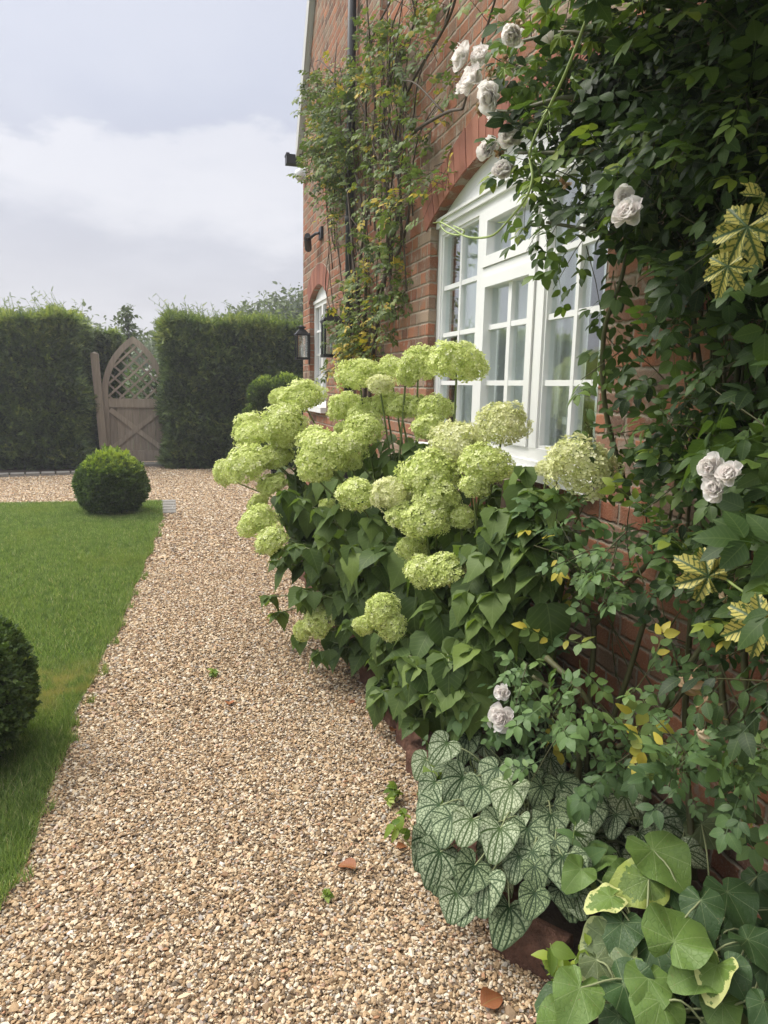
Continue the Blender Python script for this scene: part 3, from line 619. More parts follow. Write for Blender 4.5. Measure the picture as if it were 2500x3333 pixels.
# silver-veined heart leaf
m, q, p = newmat('silver_veined_leaf')
uv = q.attr('luv', 'Vector'); lx, ly, lz = q.xyz(uv)
idr = q.attr('rnd')
warp = q.add('VectorMath', {0: uv, 1: q.noise(q.comb(lx, ly, idr), 6, 2, out='Color')}, operation='ADD').outputs[0]
pv = q.comb(q.m('MULTIPLY', lx, 12.5), q.m('MULTIPLY', ly, 9.5), q.m('MULTIPLY', idr, 40.0))
vo = q.add('TexVoronoi', feature='DISTANCE_TO_EDGE'); vo.inputs['Scale'].default_value = 1.0; q.nt.links.new(pv, vo.inputs['Vector'])
net = q.m('SUBTRACT', 1.0, q.smooth(vo.outputs['Distance'], .02, .13))
ax = q.m('ABSOLUTE', lx)
mid = q.m('SUBTRACT', 1.0, q.smooth(ax, .012, .038))
rad_ = q.m('SQRT', q.m('ADD', q.m('MULTIPLY', lx, lx), q.m('MULTIPLY', ly, ly)))
an = q.m('ARCTAN2', ax, ly)
sideans = None
for a_ in (.55, 1.15, 1.8, 2.5):
    dd = q.m('MULTIPLY', q.m('ABSOLUTE', q.m('SUBTRACT', an, q.m('SUBTRACT', a_, q.m('MULTIPLY', rad_, .45)))), rad_)
    ln = q.m('SUBTRACT', 1.0, q.smooth(dd, .010, .036))
    sideans = ln if sideans is None else q.m('MAXIMUM', sideans, ln)
rim = q.m('SUBTRACT', 1.0, q.smooth(lz, .0, .10))
vm = q.m('MAXIMUM', q.m('MAXIMUM', q.m('MULTIPLY', net, .85), mid), q.m('MAXIMUM', sideans, q.m('MULTIPLY', rim, .75)))
silver = q.ramp(idr, [(0, (.17, .22, .105)), (.4, (.27, .325, .19)), (.8, (.36, .41, .265)), (.95, (.42, .46, .29)), (1, (.44, .45, .16))])
green = q.ramp(idr, [(0, (.016, .036, .012)), (.6, (.03, .062, .02)), (1, (.07, .11, .03))])
c = q.mix(vm, silver, green)
gb = q.add('NewGeometry')
c = q.mix(q.m('MULTIPLY', gb.outputs['Backfacing'], .8), c, (.16, .22, .12))
q.put(p.inputs['Base Color'], c); p.inputs['Roughness'].default_value = .6; p.inputs['Specular IOR Level'].default_value = .25
q.put(p.inputs['Normal'], q.add('Bump', {'Strength': .5, 'Distance': .004, 'Height': q.m('SUBTRACT', 1.0, vm)}).outputs[0])
M['brunnera'] = m


def heartmat(name, base, edge, blotch, width, back=(.2, .25, .12)):
    """broad green heart leaf with a torn pale margin"""
    m, q, p = newmat(name)
    uv = q.attr('luv', 'Vector'); lx, ly, lz = q.xyz(uv); idr = q.attr('rnd')
    nv = q.noise(q.comb(lx, ly, q.m('MULTIPLY', idr, 30.0)), 5, 3, .6)
    lim = q.m('ADD', lz, q.m('MULTIPLY', q.m('SUBTRACT', nv, .5), .9))
    rim = q.m('SUBTRACT', 1.0, q.smooth(lim, width, width+.05))
    c = q.mix(q.noise(q.comb(lx, ly, idr), 4, 3), base, blotch)
    an = q.m('ARCTAN2', lx, ly)
    rad_ = q.m('SQRT', q.m('ADD', q.m('MULTIPLY', lx, lx), q.m('MULTIPLY', ly, ly)))
    fr_ = q.m('FRACT', q.m('ADD', q.m('MULTIPLY', an, 1.6), .5))
    ve = q.m('SUBTRACT', 1.0, q.smooth(q.m('MULTIPLY', q.m('ABSOLUTE', q.m('SUBTRACT', fr_, .5)), rad_), .004, .018))
    c = q.mix(q.m('MULTIPLY', ve, .55), c, q.mix(.5, c, (.38, .45, .22)))
    net_ = q.add('TexVoronoi', feature='DISTANCE_TO_EDGE'); net_.inputs['Scale'].default_value = 11.0; q.nt.links.new(q.comb(lx, ly, q.m('MULTIPLY', idr, 9.0)), net_.inputs['Vector'])
    nw = q.m('SUBTRACT', 1.0, q.smooth(net_.outputs['Distance'], .01, .10))
    c = q.mix(q.m('MULTIPLY', nw, .28), c, q.mix(.5, c, (.03, .07, .02)))
    spots = q.smooth(q.noise(q.comb(lx, ly, q.m('MULTIPLY', idr, 17.0)), 16, 2), .70, .76)
    c = q.mix(q.m('MULTIPLY', spots, .7), c, (.20, .15, .06))
    c = q.mix(rim, c, edge)
    gb = q.add('NewGeometry')
    c = q.mix(q.m('MULTIPLY', gb.outputs['Backfacing'], .7), c, back)
    q.put(p.inputs['Base Color'], c); p.inputs['Roughness'].default_value = .5; p.inputs['Specular IOR Level'].default_value = .35
    tr = q.add('BsdfTranslucent', {'Color': q.mix(1.0, c, (1.1, 1.2, .6), 'MULTIPLY')})
    mx = q.add('MixShader', {0: .2, 1: p.outputs[0], 2: tr.outputs[0]})
    q.put(p.inputs['Normal'], q.add('Bump', {'Strength': .35, 'Distance': .004, 'Height': q.m('ADD', nv, q.m('ADD', q.m('MULTIPLY', ve, -.5), q.m('MULTIPLY', nw, -.5)))}).outputs[0])
    m.node_tree.links.new(mx.outputs[0], m.node_tree.nodes['Material Output'].inputs[0])
    return m


HM = [heartmat('heart_leaf_plain', (.105, .185, .04), (.15, .23, .05), (.155, .235, .055), -.2),
      heartmat('heart_leaf_mottled', (.07, .13, .032), (.30, .36, .08), (.20, .28, .06), .25),
      heartmat('heart_leaf_cream_edge', (.12, .20, .04), (.55, .57, .22), (.165, .25, .05), .16),
      heartmat('heart_leaf_dark', (.036, .078, .024), (.06, .11, .035), (.058, .11, .034), -.2),
      heartmat('heart_leaf_grey', (.105, .15, .065), (.32, .36, .16), (.165, .21, .09), .10),
      heartmat('heart_leaf_olive', (.07, .105, .032), (.10, .14, .045), (.11, .135, .048), .02)]
# yellow vine leaf, green along its veins
m, q, p = newmat('variegated_vine_leaf')
uv = q.attr('luv', 'Vector'); lx, ly, lz = q.xyz(uv)
ax = q.m('ABSOLUTE', lx)
sd = q.m('FRACT', q.m('MULTIPLY', q.m('SUBTRACT', ly, q.m('MULTIPLY', ax, 1.2)), 11.0))
rag = q.noise(uv, 15, 4, .65)
sv = q.m('SUBTRACT', 1.0, q.smooth(q.m('ADD', q.m('ABSOLUTE', q.m('SUBTRACT', sd, .5)), q.m('MULTIPLY', q.m('SUBTRACT', rag, .5), .5)), .08, .20))
mid = q.m('SUBTRACT', 1.0, q.smooth(q.m('ADD', ax, q.m('MULTIPLY', q.m('SUBTRACT', rag, .5), .05)), .010, .032))
gm = q.m('MAXIMUM', q.m('MULTIPLY', sv, .85), mid)
gm = q.m('MAXIMUM', gm, q.smooth(q.m('ADD', q.noise(uv, 5, 4, .6), q.m('MULTIPLY', q.m('SUBTRACT', .2, ly), .25)), .54, .62))
c = q.mix(gm, q.mix(q.noise(uv, 5), (.52, .46, .10), (.62, .55, .17)), (.06, .11, .03))
q.put(p.inputs['Base Color'], c); p.inputs['Roughness'].default_value = .5
tr = q.add('BsdfTranslucent', {'Color': c})
mx = q.add('MixShader', {0: .25, 1: p.outputs[0], 2: tr.outputs[0]})
m.node_tree.links.new(mx.outputs[0], m.node_tree.nodes['Material Output'].inputs[0])
M['vine'] = m

# ================================================================ ground, path, lawn, bed
def sheet(name, poly, z, mat, kind='structure'):
    b = MB(); V = [(x, y, z) for x, y in poly]
    b.add(V, np.array([list(range(len(V)))]))
    o = b.build(name, mat); o['kind'] = kind
    return o


sheet('ground', [(-60, -20), (60, -20), (60, 110), (-60, 110)], -.04, M['field'])
EDGE = [(-.50, .2), (-.53, 1.4), (-.52, 2.04), (-.49, 2.6), (-.47, 3.23), (-.38, 4.4), (-.29, 5.65), (-.20, 7.2), (-.15, 8.3)]
FAR = [(-.15, 9.36), (-1.17, 9.42), (-2.04, 9.49), (-6, 9.75)]
sheet('gravel_path', [(-.9, -1.5), (.98, -1.5), (.98, 8.0), (1.45, 8.2), (4, 8.3), (4, 13.0), (-.1, 13.2), (.2, 13.9), (.6, 16), (-2.0, 16), (-1.3, 13.9), (-1.3, 12.6), (-6, 12.1), (-6, 9.2), (-.6, 9.0)], 0, M['gravel_bed'])
LAWN = [(x, y) for x, y in EDGE] + FAR + [(-6, .2)]
sheet('lawn', LAWN, .014, M['turf'])
sheet('flower_bed_soil', [(.95, -1), (1.46, -1), (1.46, 8.2), (1.0, 6.6), (.97, 4), (.94, 2.5), (.86, 1.6), (.9, 0)], .045, M['soil'])
sheet('hedge_border_soil', [(-6, 12.3), (-1.25, 12.55), (-1.25, 14.4), (-6, 14.2)], .03, M['soil'])

# gravel stones
ico = np.array([(0, 0, -1), (.724, -.526, -.447), (-.276, -.851, -.447), (-.894, 0, -.447), (-.276, .851, -.447), (.724, .526, -.447), (.276, -.851, .447), (-.724, -.526, .447), (-.724, .526, .447), (.276, .851, .447), (.894, 0, .447), (0, 0, 1)])
icoF = np.array([(0, 1, 2), (1, 0, 5), (0, 2, 3), (0, 3, 4), (0, 4, 5), (1, 5, 10), (2, 1, 6), (3, 2, 7), (4, 3, 8), (5, 4, 9), (1, 10, 6), (2, 6, 7), (3, 7, 8), (4, 8, 9), (5, 9, 10), (6, 10, 11), (7, 6, 11), (8, 7, 11), (9, 8, 11), (10, 9, 11)])[:, ::-1].copy()
icoF = icoF[:, ::-1].copy()


def rand_rot(n, tilt=.34):
    a = rng.random(n)*2*np.pi; tx = rng.normal(0, tilt, n); ty = rng.normal(0, tilt, n)
    ca, sa = np.cos(a), np.sin(a); z = np.zeros(n); o = np.ones(n)
    Rz = np.stack([np.stack([ca, -sa, z], -1), np.stack([sa, ca, z], -1), np.stack([z, z, o], -1)], 1)
    Rx = np.stack([np.stack([o, z, z], -1), np.stack([z, np.cos(tx), -np.sin(tx)], -1), np.stack([z, np.sin(tx), np.cos(tx)], -1)], 1)
    Ry = np.stack([np.stack([np.cos(ty), z, np.sin(ty)], -1), np.stack([z, o, z], -1), np.stack([-np.sin(ty), z, np.cos(ty)], -1)], 1)
    return Rz @ Rx @ Ry


def stones(b, poly, dens, size, zmax):
    n = int(poly_area(poly)*dens); p = sample_poly(poly, n)
    sz = size*np.exp(rng.normal(0, .30, n))
    S = np.stack([sz*rng.uniform(.8, 1.25, n), sz*rng.uniform(.55, .9, n), sz*rng.uniform(.26, .5, n)], -1)*.5
    for k in range(6):
        i = np.arange(k, n, 6)
        v = ico*(1 + np.random.default_rng(k).uniform(-.24, .24, (12, 1))) + np.random.default_rng(k+9).normal(0, .07, (12, 3))
        Mx = rand_rot(len(i))*S[i][:, None, :]
        P = np.concatenate([p[i], rng.uniform(.001, zmax, (len(i), 1))], 1)
        b.scatter((v, [icoF], np.zeros((12, 3))), P, Mx, np.clip(rng.random(len(i)), 0, 1))


gb_ = MB()
E2 = lambda y: np.interp(y, [e[1] for e in EDGE], [e[0] for e in EDGE])
near = [(E2(y)-.02, y) for y in (.9, 1.5, 2.2, 3.1)] + [(.97, 3.1), (.93, 2.4), (.95, .9)]
mid = [(E2(y)-.02, y) for y in (3.1, 4, 5, 6)] + [(1.0, 6), (.97, 3.1)]
far = [(E2(y)-.02, y) for y in (6, 7, 8.3)] + [(-.02, 9.4), (-1.2, 9.46), (-3.6, 9.6), (-3.6, 12.0), (-1.3, 12.45), (-1.1, 13.4), (0, 13.3), (.2, 12.9), (3, 12.9), (3, 8.35), (1.4, 8.2), (1.05, 6)]
stones(gb_, near, 29000, .0112, .011)
stones(gb_, mid, 17000, .0138, .012)
stones(gb_, far, 6400, .0195, .013)
o = gb_.build('gravel', M['stone_chip']); tag(o, 'loose tan and cream flint gravel covering the garden path', 'gravel', kind='stuff')

# grass blades: mown short
def blades(b, poly, dens, h, wd):
    n = int(poly_area(poly)*dens); p = sample_poly(poly, n)
    a = rng.random(n)*2*np.pi; hh = h*rng.uniform(.6, 1.35, n); lean = rng.uniform(.1, .9, n)*hh; la = rng.random(n)*2*np.pi
    z0 = np.full(n, .012); dx = np.cos(a)*wd; dy = np.sin(a)*wd
    V = np.stack([np.stack([p[:, 0]-dx, p[:, 1]-dy, z0], -1), np.stack([p[:, 0]+dx, p[:, 1]+dy, z0], -1),
                  np.stack([p[:, 0]+np.cos(la)*lean, p[:, 1]+np.sin(la)*lean, z0+hh], -1)], 1).reshape(-1, 3)
    F = np.arange(3*n).reshape(-1, 3)
    b.add(V, F, np.repeat(np.clip(rng.normal(.5, .27, n), 0, 1), 3))


gr = MB()
lw1 = [(E2(y)+.02*math.sin(y*9), y) for y in np.arange(1.2, 4.01, .1)] + [(-1.9, 4), (-1.6, 1.2)]
lw2 = [(E2(y)+.02*math.sin(y*7), y) for y in np.arange(4, 8.31, .15)] + [(-.16, 9.34), (-1.17, 9.4), (-2.9, 9.5), (-2.6, 6), (-1.9, 4)]
blades(gr, lw1, 42000, .027, .0021)
blades(gr, lw2, 17000, .032, .0042)
edge = [(E2(y)-.05, y) for y in np.arange(1.2, 8.31, .1)] + [(E2(y)+.012+.012*math.sin(y*3.1)+.012*math.sin(y*8.7+1), y) for y in np.arange(8.3, 1.19, -.1)]
blades(gr, edge, 22000, .04, .0022)
for k in range(24):
    y_ = rng.uniform(1.2, 8.2); x_ = E2(y_)+rng.uniform(0, .05); blades(gr, [(x_-.025, y_-.03), (x_+.03, y_-.02), (x_+.02, y_+.03)], 24000, .045, .002)
o = gr.build('grass', M['grass']); tag(o, 'short mown green lawn grass beside the gravel', 'grass', kind='stuff')

# ================================================================ the house
HX, FX = 1.45, 1.50
house = thing('brick_house', 'old red brick house gable with white arched windows and climbers', 'house', (HX, 4, 0))


def prism(b, poly, x0, x1, rnd=.5):
    n = len(poly); V = [(x0, y, z) for y, z in poly] + [(x1, y, z) for y, z in poly]
    q = np.arange(n); F = np.stack([q, (q+1) % n, (q+1) % n+n, q+n], -1)
    b.add(V, [np.arange(n)[None, ::-1].copy(), (np.arange(n)+n)[None, :], F], rnd)


def arch_pts(yc, half, z0, rise, n=20, grow=0.0):
    rad = (half*half+rise*rise)/(2*rise); cz = z0+rise-rad; a = math.asin(half/rad)
    return [(yc+(rad+grow)*math.sin(t), cz+(rad+grow)*math.cos(t)) for t in np.linspace(-a, a, n)], rad, cz, a


W1 = dict(y0=2.24, y1=4.04, z0=1.17, z1=2.42, rise=.19)
W2 = dict(y0=6.93, y1=7.81, z0=1.24, z1=2.37, rise=.13)
W3 = dict(y0=4.1, y1=5.2, z0=3.98, z1=5.3, rise=.1)
wb = MB(); prism(wb, [(-1.5, -.3), (8.21, -.3), (8.21, 4.1), (6.57, 6.75), (-1.5, 6.75)], HX, HX+.32)
wall = wb.build('brick_wall', M['brick'])
cutters = []
for d in (W1, W2, W3):
    pts, *_ = arch_pts((d['y0']+d['y1'])/2, (d['y1']-d['y0'])/2, d['z1'], d['rise'])
    cb = MB(); prism(cb, [(d['y0'], d['z0']), (d['y1'], d['z0'])] + pts[::-1], HX-.3, HX+.8)
    co = cb.build('cutter', M['brick']); cutters.append(co)
    md = wall.modifiers.new('cut', 'BOOLEAN'); md.operation = 'DIFFERENCE'; md.object = co; md.solver = 'EXACT'
dg = bpy.context.evaluated_depsgraph_get()
nm = bpy.data.meshes.new_from_object(wall.evaluated_get(dg))
wall.modifiers.clear(); wall.data = nm; nm.name = 'brick_wall'
for c_ in cutters: bpy.data.objects.remove(c_)
adopt(wall, house)
ow = MB()
ow.box((HX+.32, 7.9, -.3), (6, 8.207, 4.05)); ow.box((5.7, -1.5, -.3), (6, 7.9, 6.7)); ow.box((HX+.32, -1.497, -.3), (5.7, -1.2, 6.7))
ow.build('rear_wall', M['brick'], house)
iw = MB(); iw.box((HX+.32, -1.2, .1), (5.7, 7.9, .2)); iw.box((HX+.32, -1.2, 3.1), (5.7, 7.9, 3.2)); iw.box((3.6, -1.2, .2), (3.7, 7.9, 3.1)); iw.box((HX+.32, 5.0, .2), (3.6, 5.1, 3.1))
iw.build('room', M['inside'], house)
rb = MB(); prism(rb, [(8.47, 3.93), (8.47, 4.06), (6.55, 7.17), (6.55, 7.02)], 1.43, 6.1)
prism(rb, [(6.55, 7.0), (6.55, 7.17), (-1.6, 7.17), (-1.6, 7.0)], 1.43, 6.1)
rb.build('roof', M['roof'], house)
bb = MB(); prism(bb, [(8.36, 3.97), (8.36, 4.10), (6.5, 7.11), (6.5, 6.86), (8.24, 4.04)], 1.392, 1.427)
prism(bb, [(8.30, 4.0), (6.5, 6.92), (6.5, 6.84), (8.22, 4.05)], 1.424, 1.448)
bb.build('bargeboard', M['bargeboard'], house)
gt = MB(); gt.box((1.30, 8.40, 3.925), (6.1, 8.52, 4.02)); gt.box((1.295, 8.39, 4.012), (1.33, 8.53, 4.03))
gt.build('gutter', M['gutter'], house)
dp = MB(); dp.tube([(1.405, 5.83, 6.9), (1.405, 5.83, .1)], .034, 10)
for z in (4.55, 2.8, 1.1): dp.tube([(1.405, 5.83, z-.03), (1.405, 5.83, z+.03)], .042, 10)
dp.build('downpipe', M['gutter'], house, True)


def arch_brick(d):
    yc, half = (d['y0']+d['y1'])/2, (d['y1']-d['y0'])/2
    _, rad, cz, a = arch_pts(yc, half, d['z1'], d['rise'])
    n = int(round(2*(a+.03)*rad/.076)); b = MB(); mb_ = MB()
    aa = np.linspace(-a-.035, a+.035, n+1)
    r1 = rad+.205
    for i in range(n):
        t0, t1 = aa[i]+.0016*2.2/rad, aa[i+1]-.0016*2.2/rad
        pl_ = [(yc+r*math.sin(t), cz+r*math.cos(t)) for r, t in ((rad+.003, t0), (rad+.003, t1), (r1+random.uniform(-.006, .004), t1), (r1+random.uniform(-.006, .004), t0))]
        prism(b, pl_[::-1], HX-.006-random.uniform(0, .003), HX+.10, random.random())
    pts = [(yc+(rad+.004)*math.sin(t), cz+(rad+.004)*math.cos(t)) for t in aa] + [(yc+(r1+.004)*math.sin(t), cz+(r1+.004)*math.cos(t)) for t in aa[::-1]]
    for i in range(n):
        prism(mb_, [pts[i], pts[2*n+1-i], pts[2*n-i], pts[i+1]], HX-.003, HX+.09)
    o_ = b.build('brick_arch', M['arch'], house)
    mb_.build("mortar", M["mortar"], o_)
    return o_


for d in (W1, W2, W3): arch_brick(d)


def sub(b, name, mat, part, smooth=False):
    o_ = b.build(name, mat, None, smooth); o_.parent = part
    return o_                                             # the part's own local space is the world's, shifted back by its parent


def frame_rect(b, y0, y1, z0, z1, wd, x0, x1):
    b.box((x0, y0, z0), (x1, y0+wd, z1)); b.box((x0, y1-wd, z0), (x1, y1, z1))
    b.box((x0, y0+wd, z0), (x1, y1-wd, z0+wd)); b.box((x0, y0+wd, z1-wd), (x1, y1-wd, z1))


def curtain(b, y0, y1, z0, z1, x, amp=.018, k=70, ph=0.0):
    n = max(6, int((y1-y0)*160)); yy = np.linspace(y0, y1, n)
    xx = x + amp*np.sin((yy-y0)*k+ph) + amp*.5*np.sin((yy-y0)*k*.43+1)
    V = np.concatenate([np.stack([xx, yy, np.full(n, z0)], -1), np.stack([xx, yy, np.full(n, z1)], -1)])
    i = np.arange(n-1); b.add(V, np.stack([i, i+1, i+1+n, i+n], -1))


# big three-light window
b = MB(); f0, f1 = FX, FX+.075
y0, y1, z0, z1 = 2.243, 4.037, 1.20, 2.405
frame_rect(b, y0, y1, z0, z1, .052, f0, f1)
b.box((f0-.018, y0, z1-.012), (f1, y1, z1+.02)); b.box((f0-.03, y0, z1+.02), (f0+.02, y1, z1+.034))
for ym in (2.795, 3.43): b.box((f0-.002, ym-.034, z0+.05), (f1, ym+.034, z1-.05))
for (a_, c_) in ((2.295, 2.761), (3.464, 3.985)):
    ym = (a_+c_)/2
    b.box((f0+.014, ym-.012, z0+.052), (f1-.012, ym+.012, z1-.052))
    for z in (1.53, 1.80, 2.06): b.box((f0+.0165, a_, z-.012), (f1-.015, c_, z+.012))
    for yy in (a_, c_-.014): b.box((f0+.008, yy, z0+.052), (f1-.02, yy+.014, z1-.052))
    for zz in (z0+.052, z1-.066): b.box((f0+.009, a_+.014, zz), (f1-.02, c_-.014, zz+.014))
b.box((f0-.003, 2.829, 2.045), (f1, 3.396, 2.085))
frame_rect(b, 2.833, 3.392, 1.252, 2.042, .052, f0-.012, f1-.012)
frame_rect(b, 2.833, 3.392, 2.088, 2.350, .050, f0-.012, f1-.012)
b.box((f0+.012, 3.1-.011, 1.30), (f1-.02, 3.1+.024, 1.99)); b.box((f0+.012, 3.1-.011, 2.13), (f1-.02, 3.1+.024, 2.305))
for z in (1.53, 1.80): b.box((f0+.0145, 2.885, z-.012), (f1-.022, 3.34, z+.012))
win = b.build('arched_window', M['white'], house)
gp = MB(); gp.box((f0+.030, y0+.05, z0+.05), (f0+.034, y1-.05, z1-.05)); sub(gp, 'glass_pane', M['glass'], win)
sb = MB(); sb.box((1.395, 2.20, 1.135), (1.60, 4.08, 1.178)); sb.box((1.47, 2.244, 1.178), (1.58, 4.036, 1.20)); sub(sb, 'window_sill', M['white'], win)
cu = MB()
for i, (a_, c_) in enumerate(((3.66, 4.02), (3.44, 3.63), (3.14, 3.40), (2.83, 3.115), (2.63, 2.80), (2.26, 2.58))): curtain(cu, a_, c_, 1.1, 2.5, 1.645+.01*(i % 2), ph=i)
sub(cu, 'curtain', M['curtain'], win)
la = MB(); la.box((1.585, 2.63, 1.36), (1.60, 2.70, 1.39)); sub(la, 'window_catch', M['lamp_white'], win)
tp, *_ = arch_pts(3.14, .898, 2.425, .187); tb = MB(); prism(tb, [(2.242, 2.40), (4.038, 2.40)] + tp[::-1], FX+.004, FX+.06)
t_ = tb.build('tympanum', M['render'], house)

# narrow arched window beyond
b = MB(); y0, y1, z0, z1 = 6.933, 7.807, 1.29, 2.36
frame_rect(b, y0, y1, z0, z1, .05, FX, FX+.07)
b.box((FX-.015, y0, z1-.01), (FX+.05, y1, z1+.02))
ym = (y0+y1)/2; b.box((FX-.002, ym-.035, z0+.05), (FX+.07, ym+.035, z1-.05))
for a_, c_ in ((y0+.05, ym-.035), (ym+.035, y1-.05)):
    b.box((FX+.014, (a_+c_)/2-.011, z0+.05), (FX+.06, (a_+c_)/2+.011, z1-.05))
    for k in (1, 2, 3): zz = z0+.05+(z1-z0-.1)*k/4; b.box((FX+.0165, a_, zz-.012), (FX+.058, c_, zz+.012))
win2 = b.build('arched_window', M['white'], house)
gp = MB(); gp.box((FX+.03, y0+.05, z0+.05), (FX+.034, y1-.05, z1-.05)); sub(gp, 'glass_pane', M['glass'], win2)
sb = MB(); sb.box((1.39, 6.90, 1.235), (1.58, 7.84, 1.29)); sub(sb, 'window_sill', M['white'], win2)
tp, *_ = arch_pts(7.37, .437, 2.375, .127); tb = MB(); prism(tb, [(6.933, 2.352), (7.807, 2.352)] + tp[::-1], FX+.004, FX+.06)
tb.build('tympanum', M['render'], house)
# upstairs window, mostly above the picture
b = MB(); frame_rect(b, 4.103, 5.197, 4.0, 5.2, .06, FX, FX+.07); b.box((FX+.004, 4.62, 4.06), (FX+.06, 4.68, 5.14))
win3 = b.build('upstairs_window', M['white'], house)
gp = MB(); gp.box((FX+.03, 4.16, 4.06), (FX+.034, 5.14, 5.14)); sub(gp, 'glass_pane', M['glass'], win3)
tp, *_ = arch_pts(4.65, .547, 5.305, .097); tb = MB(); prism(tb, [(4.103, 5.18), (5.197, 5.18)] + tp[::-1], FX+.075, FX+.1); tb.build('tympanum', M['render'], house)

# things fixed to the wall
def lantern(loc, s, label):
    t = thing('wall_lantern', label, 'lantern', loc, 'black lanterns on the house wall')
    X, Y, Z = loc; hw, H = .062*s, .36*s
    b = MB(); b.box((X-hw*1.08, Y-hw*1.08, Z), (X+hw*1.08, Y+hw*1.08, Z+.022*s))
    for i in (-1, 1):
        for j in (-1, 1):
            cx, cy = X+i*hw*.92, Y+j*hw*.92; b.box((cx-.006*s, cy-.006*s, Z+.022*s), (cx+.006*s, cy+.006*s, Z+.25*s))
    b.box((X-hw*1.1, Y-hw*1.1, Z+.25*s), (X+hw*1.1, Y+hw*1.1, Z+.262*s))
    b.build('frame', M['black'], t)
    r = MB(); k = hw*1.22; z = Z+.262*s
    V = [(X-k, Y-k, z), (X+k, Y-k, z), (X+k, Y+k, z), (X-k, Y+k, z)] + [(X+i*hw*.5, Y+j*hw*.5, Z+.315*s) for i, j in ((-1, -1), (1, -1), (1, 1), (-1, 1))]
    r.add(V, np.array([(3, 2, 1, 0), (4, 5, 6, 7), (0, 1, 5, 4), (1, 2, 6, 5), (2, 3, 7, 6), (3, 0, 4, 7)]))
    r.tube([(X, Y, Z+.315*s), (X, Y, Z+.335*s)], hw*.5, 10); r.tube([(X, Y, Z+.335*s), (X, Y, Z+.345*s)], hw*.78, 10); r.tube([(X, Y, Z+.345*s), (X, Y, Z+.36*s)], [hw*.5, hw*.15], 10)
    r.build('lantern_roof', M['black'], t)
    gl_ = MB()
    for i in (-1, 1):
        gl_.box((X+i*hw*.92-.0015, Y-hw*.8, Z+.023*s), (X+i*hw*.92+.0015, Y+hw*.8, Z+.249*s)); gl_.box((X-hw*.8, Y+i*hw*.92-.0015, Z+.023*s), (X+hw*.8, Y+i*hw*.92+.0015, Z+.249*s))
    gl_.build('glass_pane', M['glass'], t)
    c_ = MB(); c_.tube([(X, Y, Z+.022*s), (X, Y, Z+.12*s)], .009*s, 8); c_.tube([(X, Y, Z+.12*s), (X, Y, Z+.14*s), (X, Y, Z+.17*s)], [.008*s, .013*s, .003*s], 8); c_.build('candle_bulb', M['lamp_white'], t, True)
    k_ = MB(); k_.box((HX-.012, Y-.03*s, Z-.05*s), (HX-.001, Y+.03*s, Z+.28*s)); k_.box((X+hw*1.05, Y-.012*s, Z+.005), (HX-.012, Y+.012*s, Z+.018*s)); k_.build('bracket', M['black'], t)
    return t


lantern((1.362, 7.80, 1.775), 1.0, 'black glazed wall lantern nearest the far corner of the house')
lantern((1.350, 6.25, 1.745), 1.18, 'black glazed wall lantern partly hidden by the climber leaves')

t = thing('security_camera', 'black security camera on a bracket high on the brick wall', 'camera', (1.42, 7.15, 2.95))
b = MB(); b.tube([(1.33, 7.28, 2.93), (1.37, 7.46, 2.86)], .036, 12); b.tube([(1.322, 7.245, 2.945), (1.33, 7.28, 2.93)], .028, 12); b.build('camera_body', M['black'], t, False)
b = MB(); b.tube([(1.348, 7.36, 2.93), (1.40, 7.25, 2.965), (1.425, 7.16, 2.96)], .014, 8, smoothpath=4); b.box((1.425, 7.09, 2.90), (1.449, 7.21, 3.01)); b.build('bracket', M['black'], t)

t = thing('security_light', 'small white dome light on the far house corner', 'light', (1.42, 8.1, 3.72))
b = MB(); 
prof = [(0, .045), (.02, .062), (.05, .066), (.08, .055), (.1, .03), (.108, .004)]
b.tube([(1.445-x_, 8.1, 3.74-.25*x_) for x_, _ in prof], [r_ for _, r_ in prof], 14); b.build('dome', M['lamp_white'], t, True)
b = MB(); b.box((1.438, 8.03, 3.68), (1.449, 8.17, 3.80)); b.build('mount', M['lamp_white'], t)

# ================================================================ gate, posts, setts
gate = thing('garden_gate', 'weathered oak garden gate with gothic arched top and lattice', 'gate', (-.65, 13.9, .09))
GY0, GY1 = 13.87, 13.93
def gprism(b, poly, y0, y1, rnd=.5):
    n = len(poly); V = [(x, y0, z) for x, z in poly] + [(x, y1, z) for x, z in poly]
    q_ = np.arange(n); b.add(V, [np.arange(n)[None, :], (np.arange(n)+n)[None, ::-1].copy(), np.stack([q_, q_+n, (q_+1) % n+n, (q_+1) % n], -1)], rnd)


GL, GR, GA, GS = -1.20, -.08, -.64, 1.28
half = (GR-GL)/2; hgt = 1.03; gr_ = (half*half+hgt*hgt)/(2*half)
def garc(side, rr, n=16):
    cx = (GL+gr_) if side < 0 else (GR-gr_)
    out = []
    for i in range(n):
        zmax = math.sqrt(max(rr*rr-(gr_-half)**2, 0))
        z_ = zmax*i/(n-1); x_ = math.sqrt(rr*rr-z_*z_); out.append((cx-x_ if side < 0 else cx+x_, GS+z_))
    return out


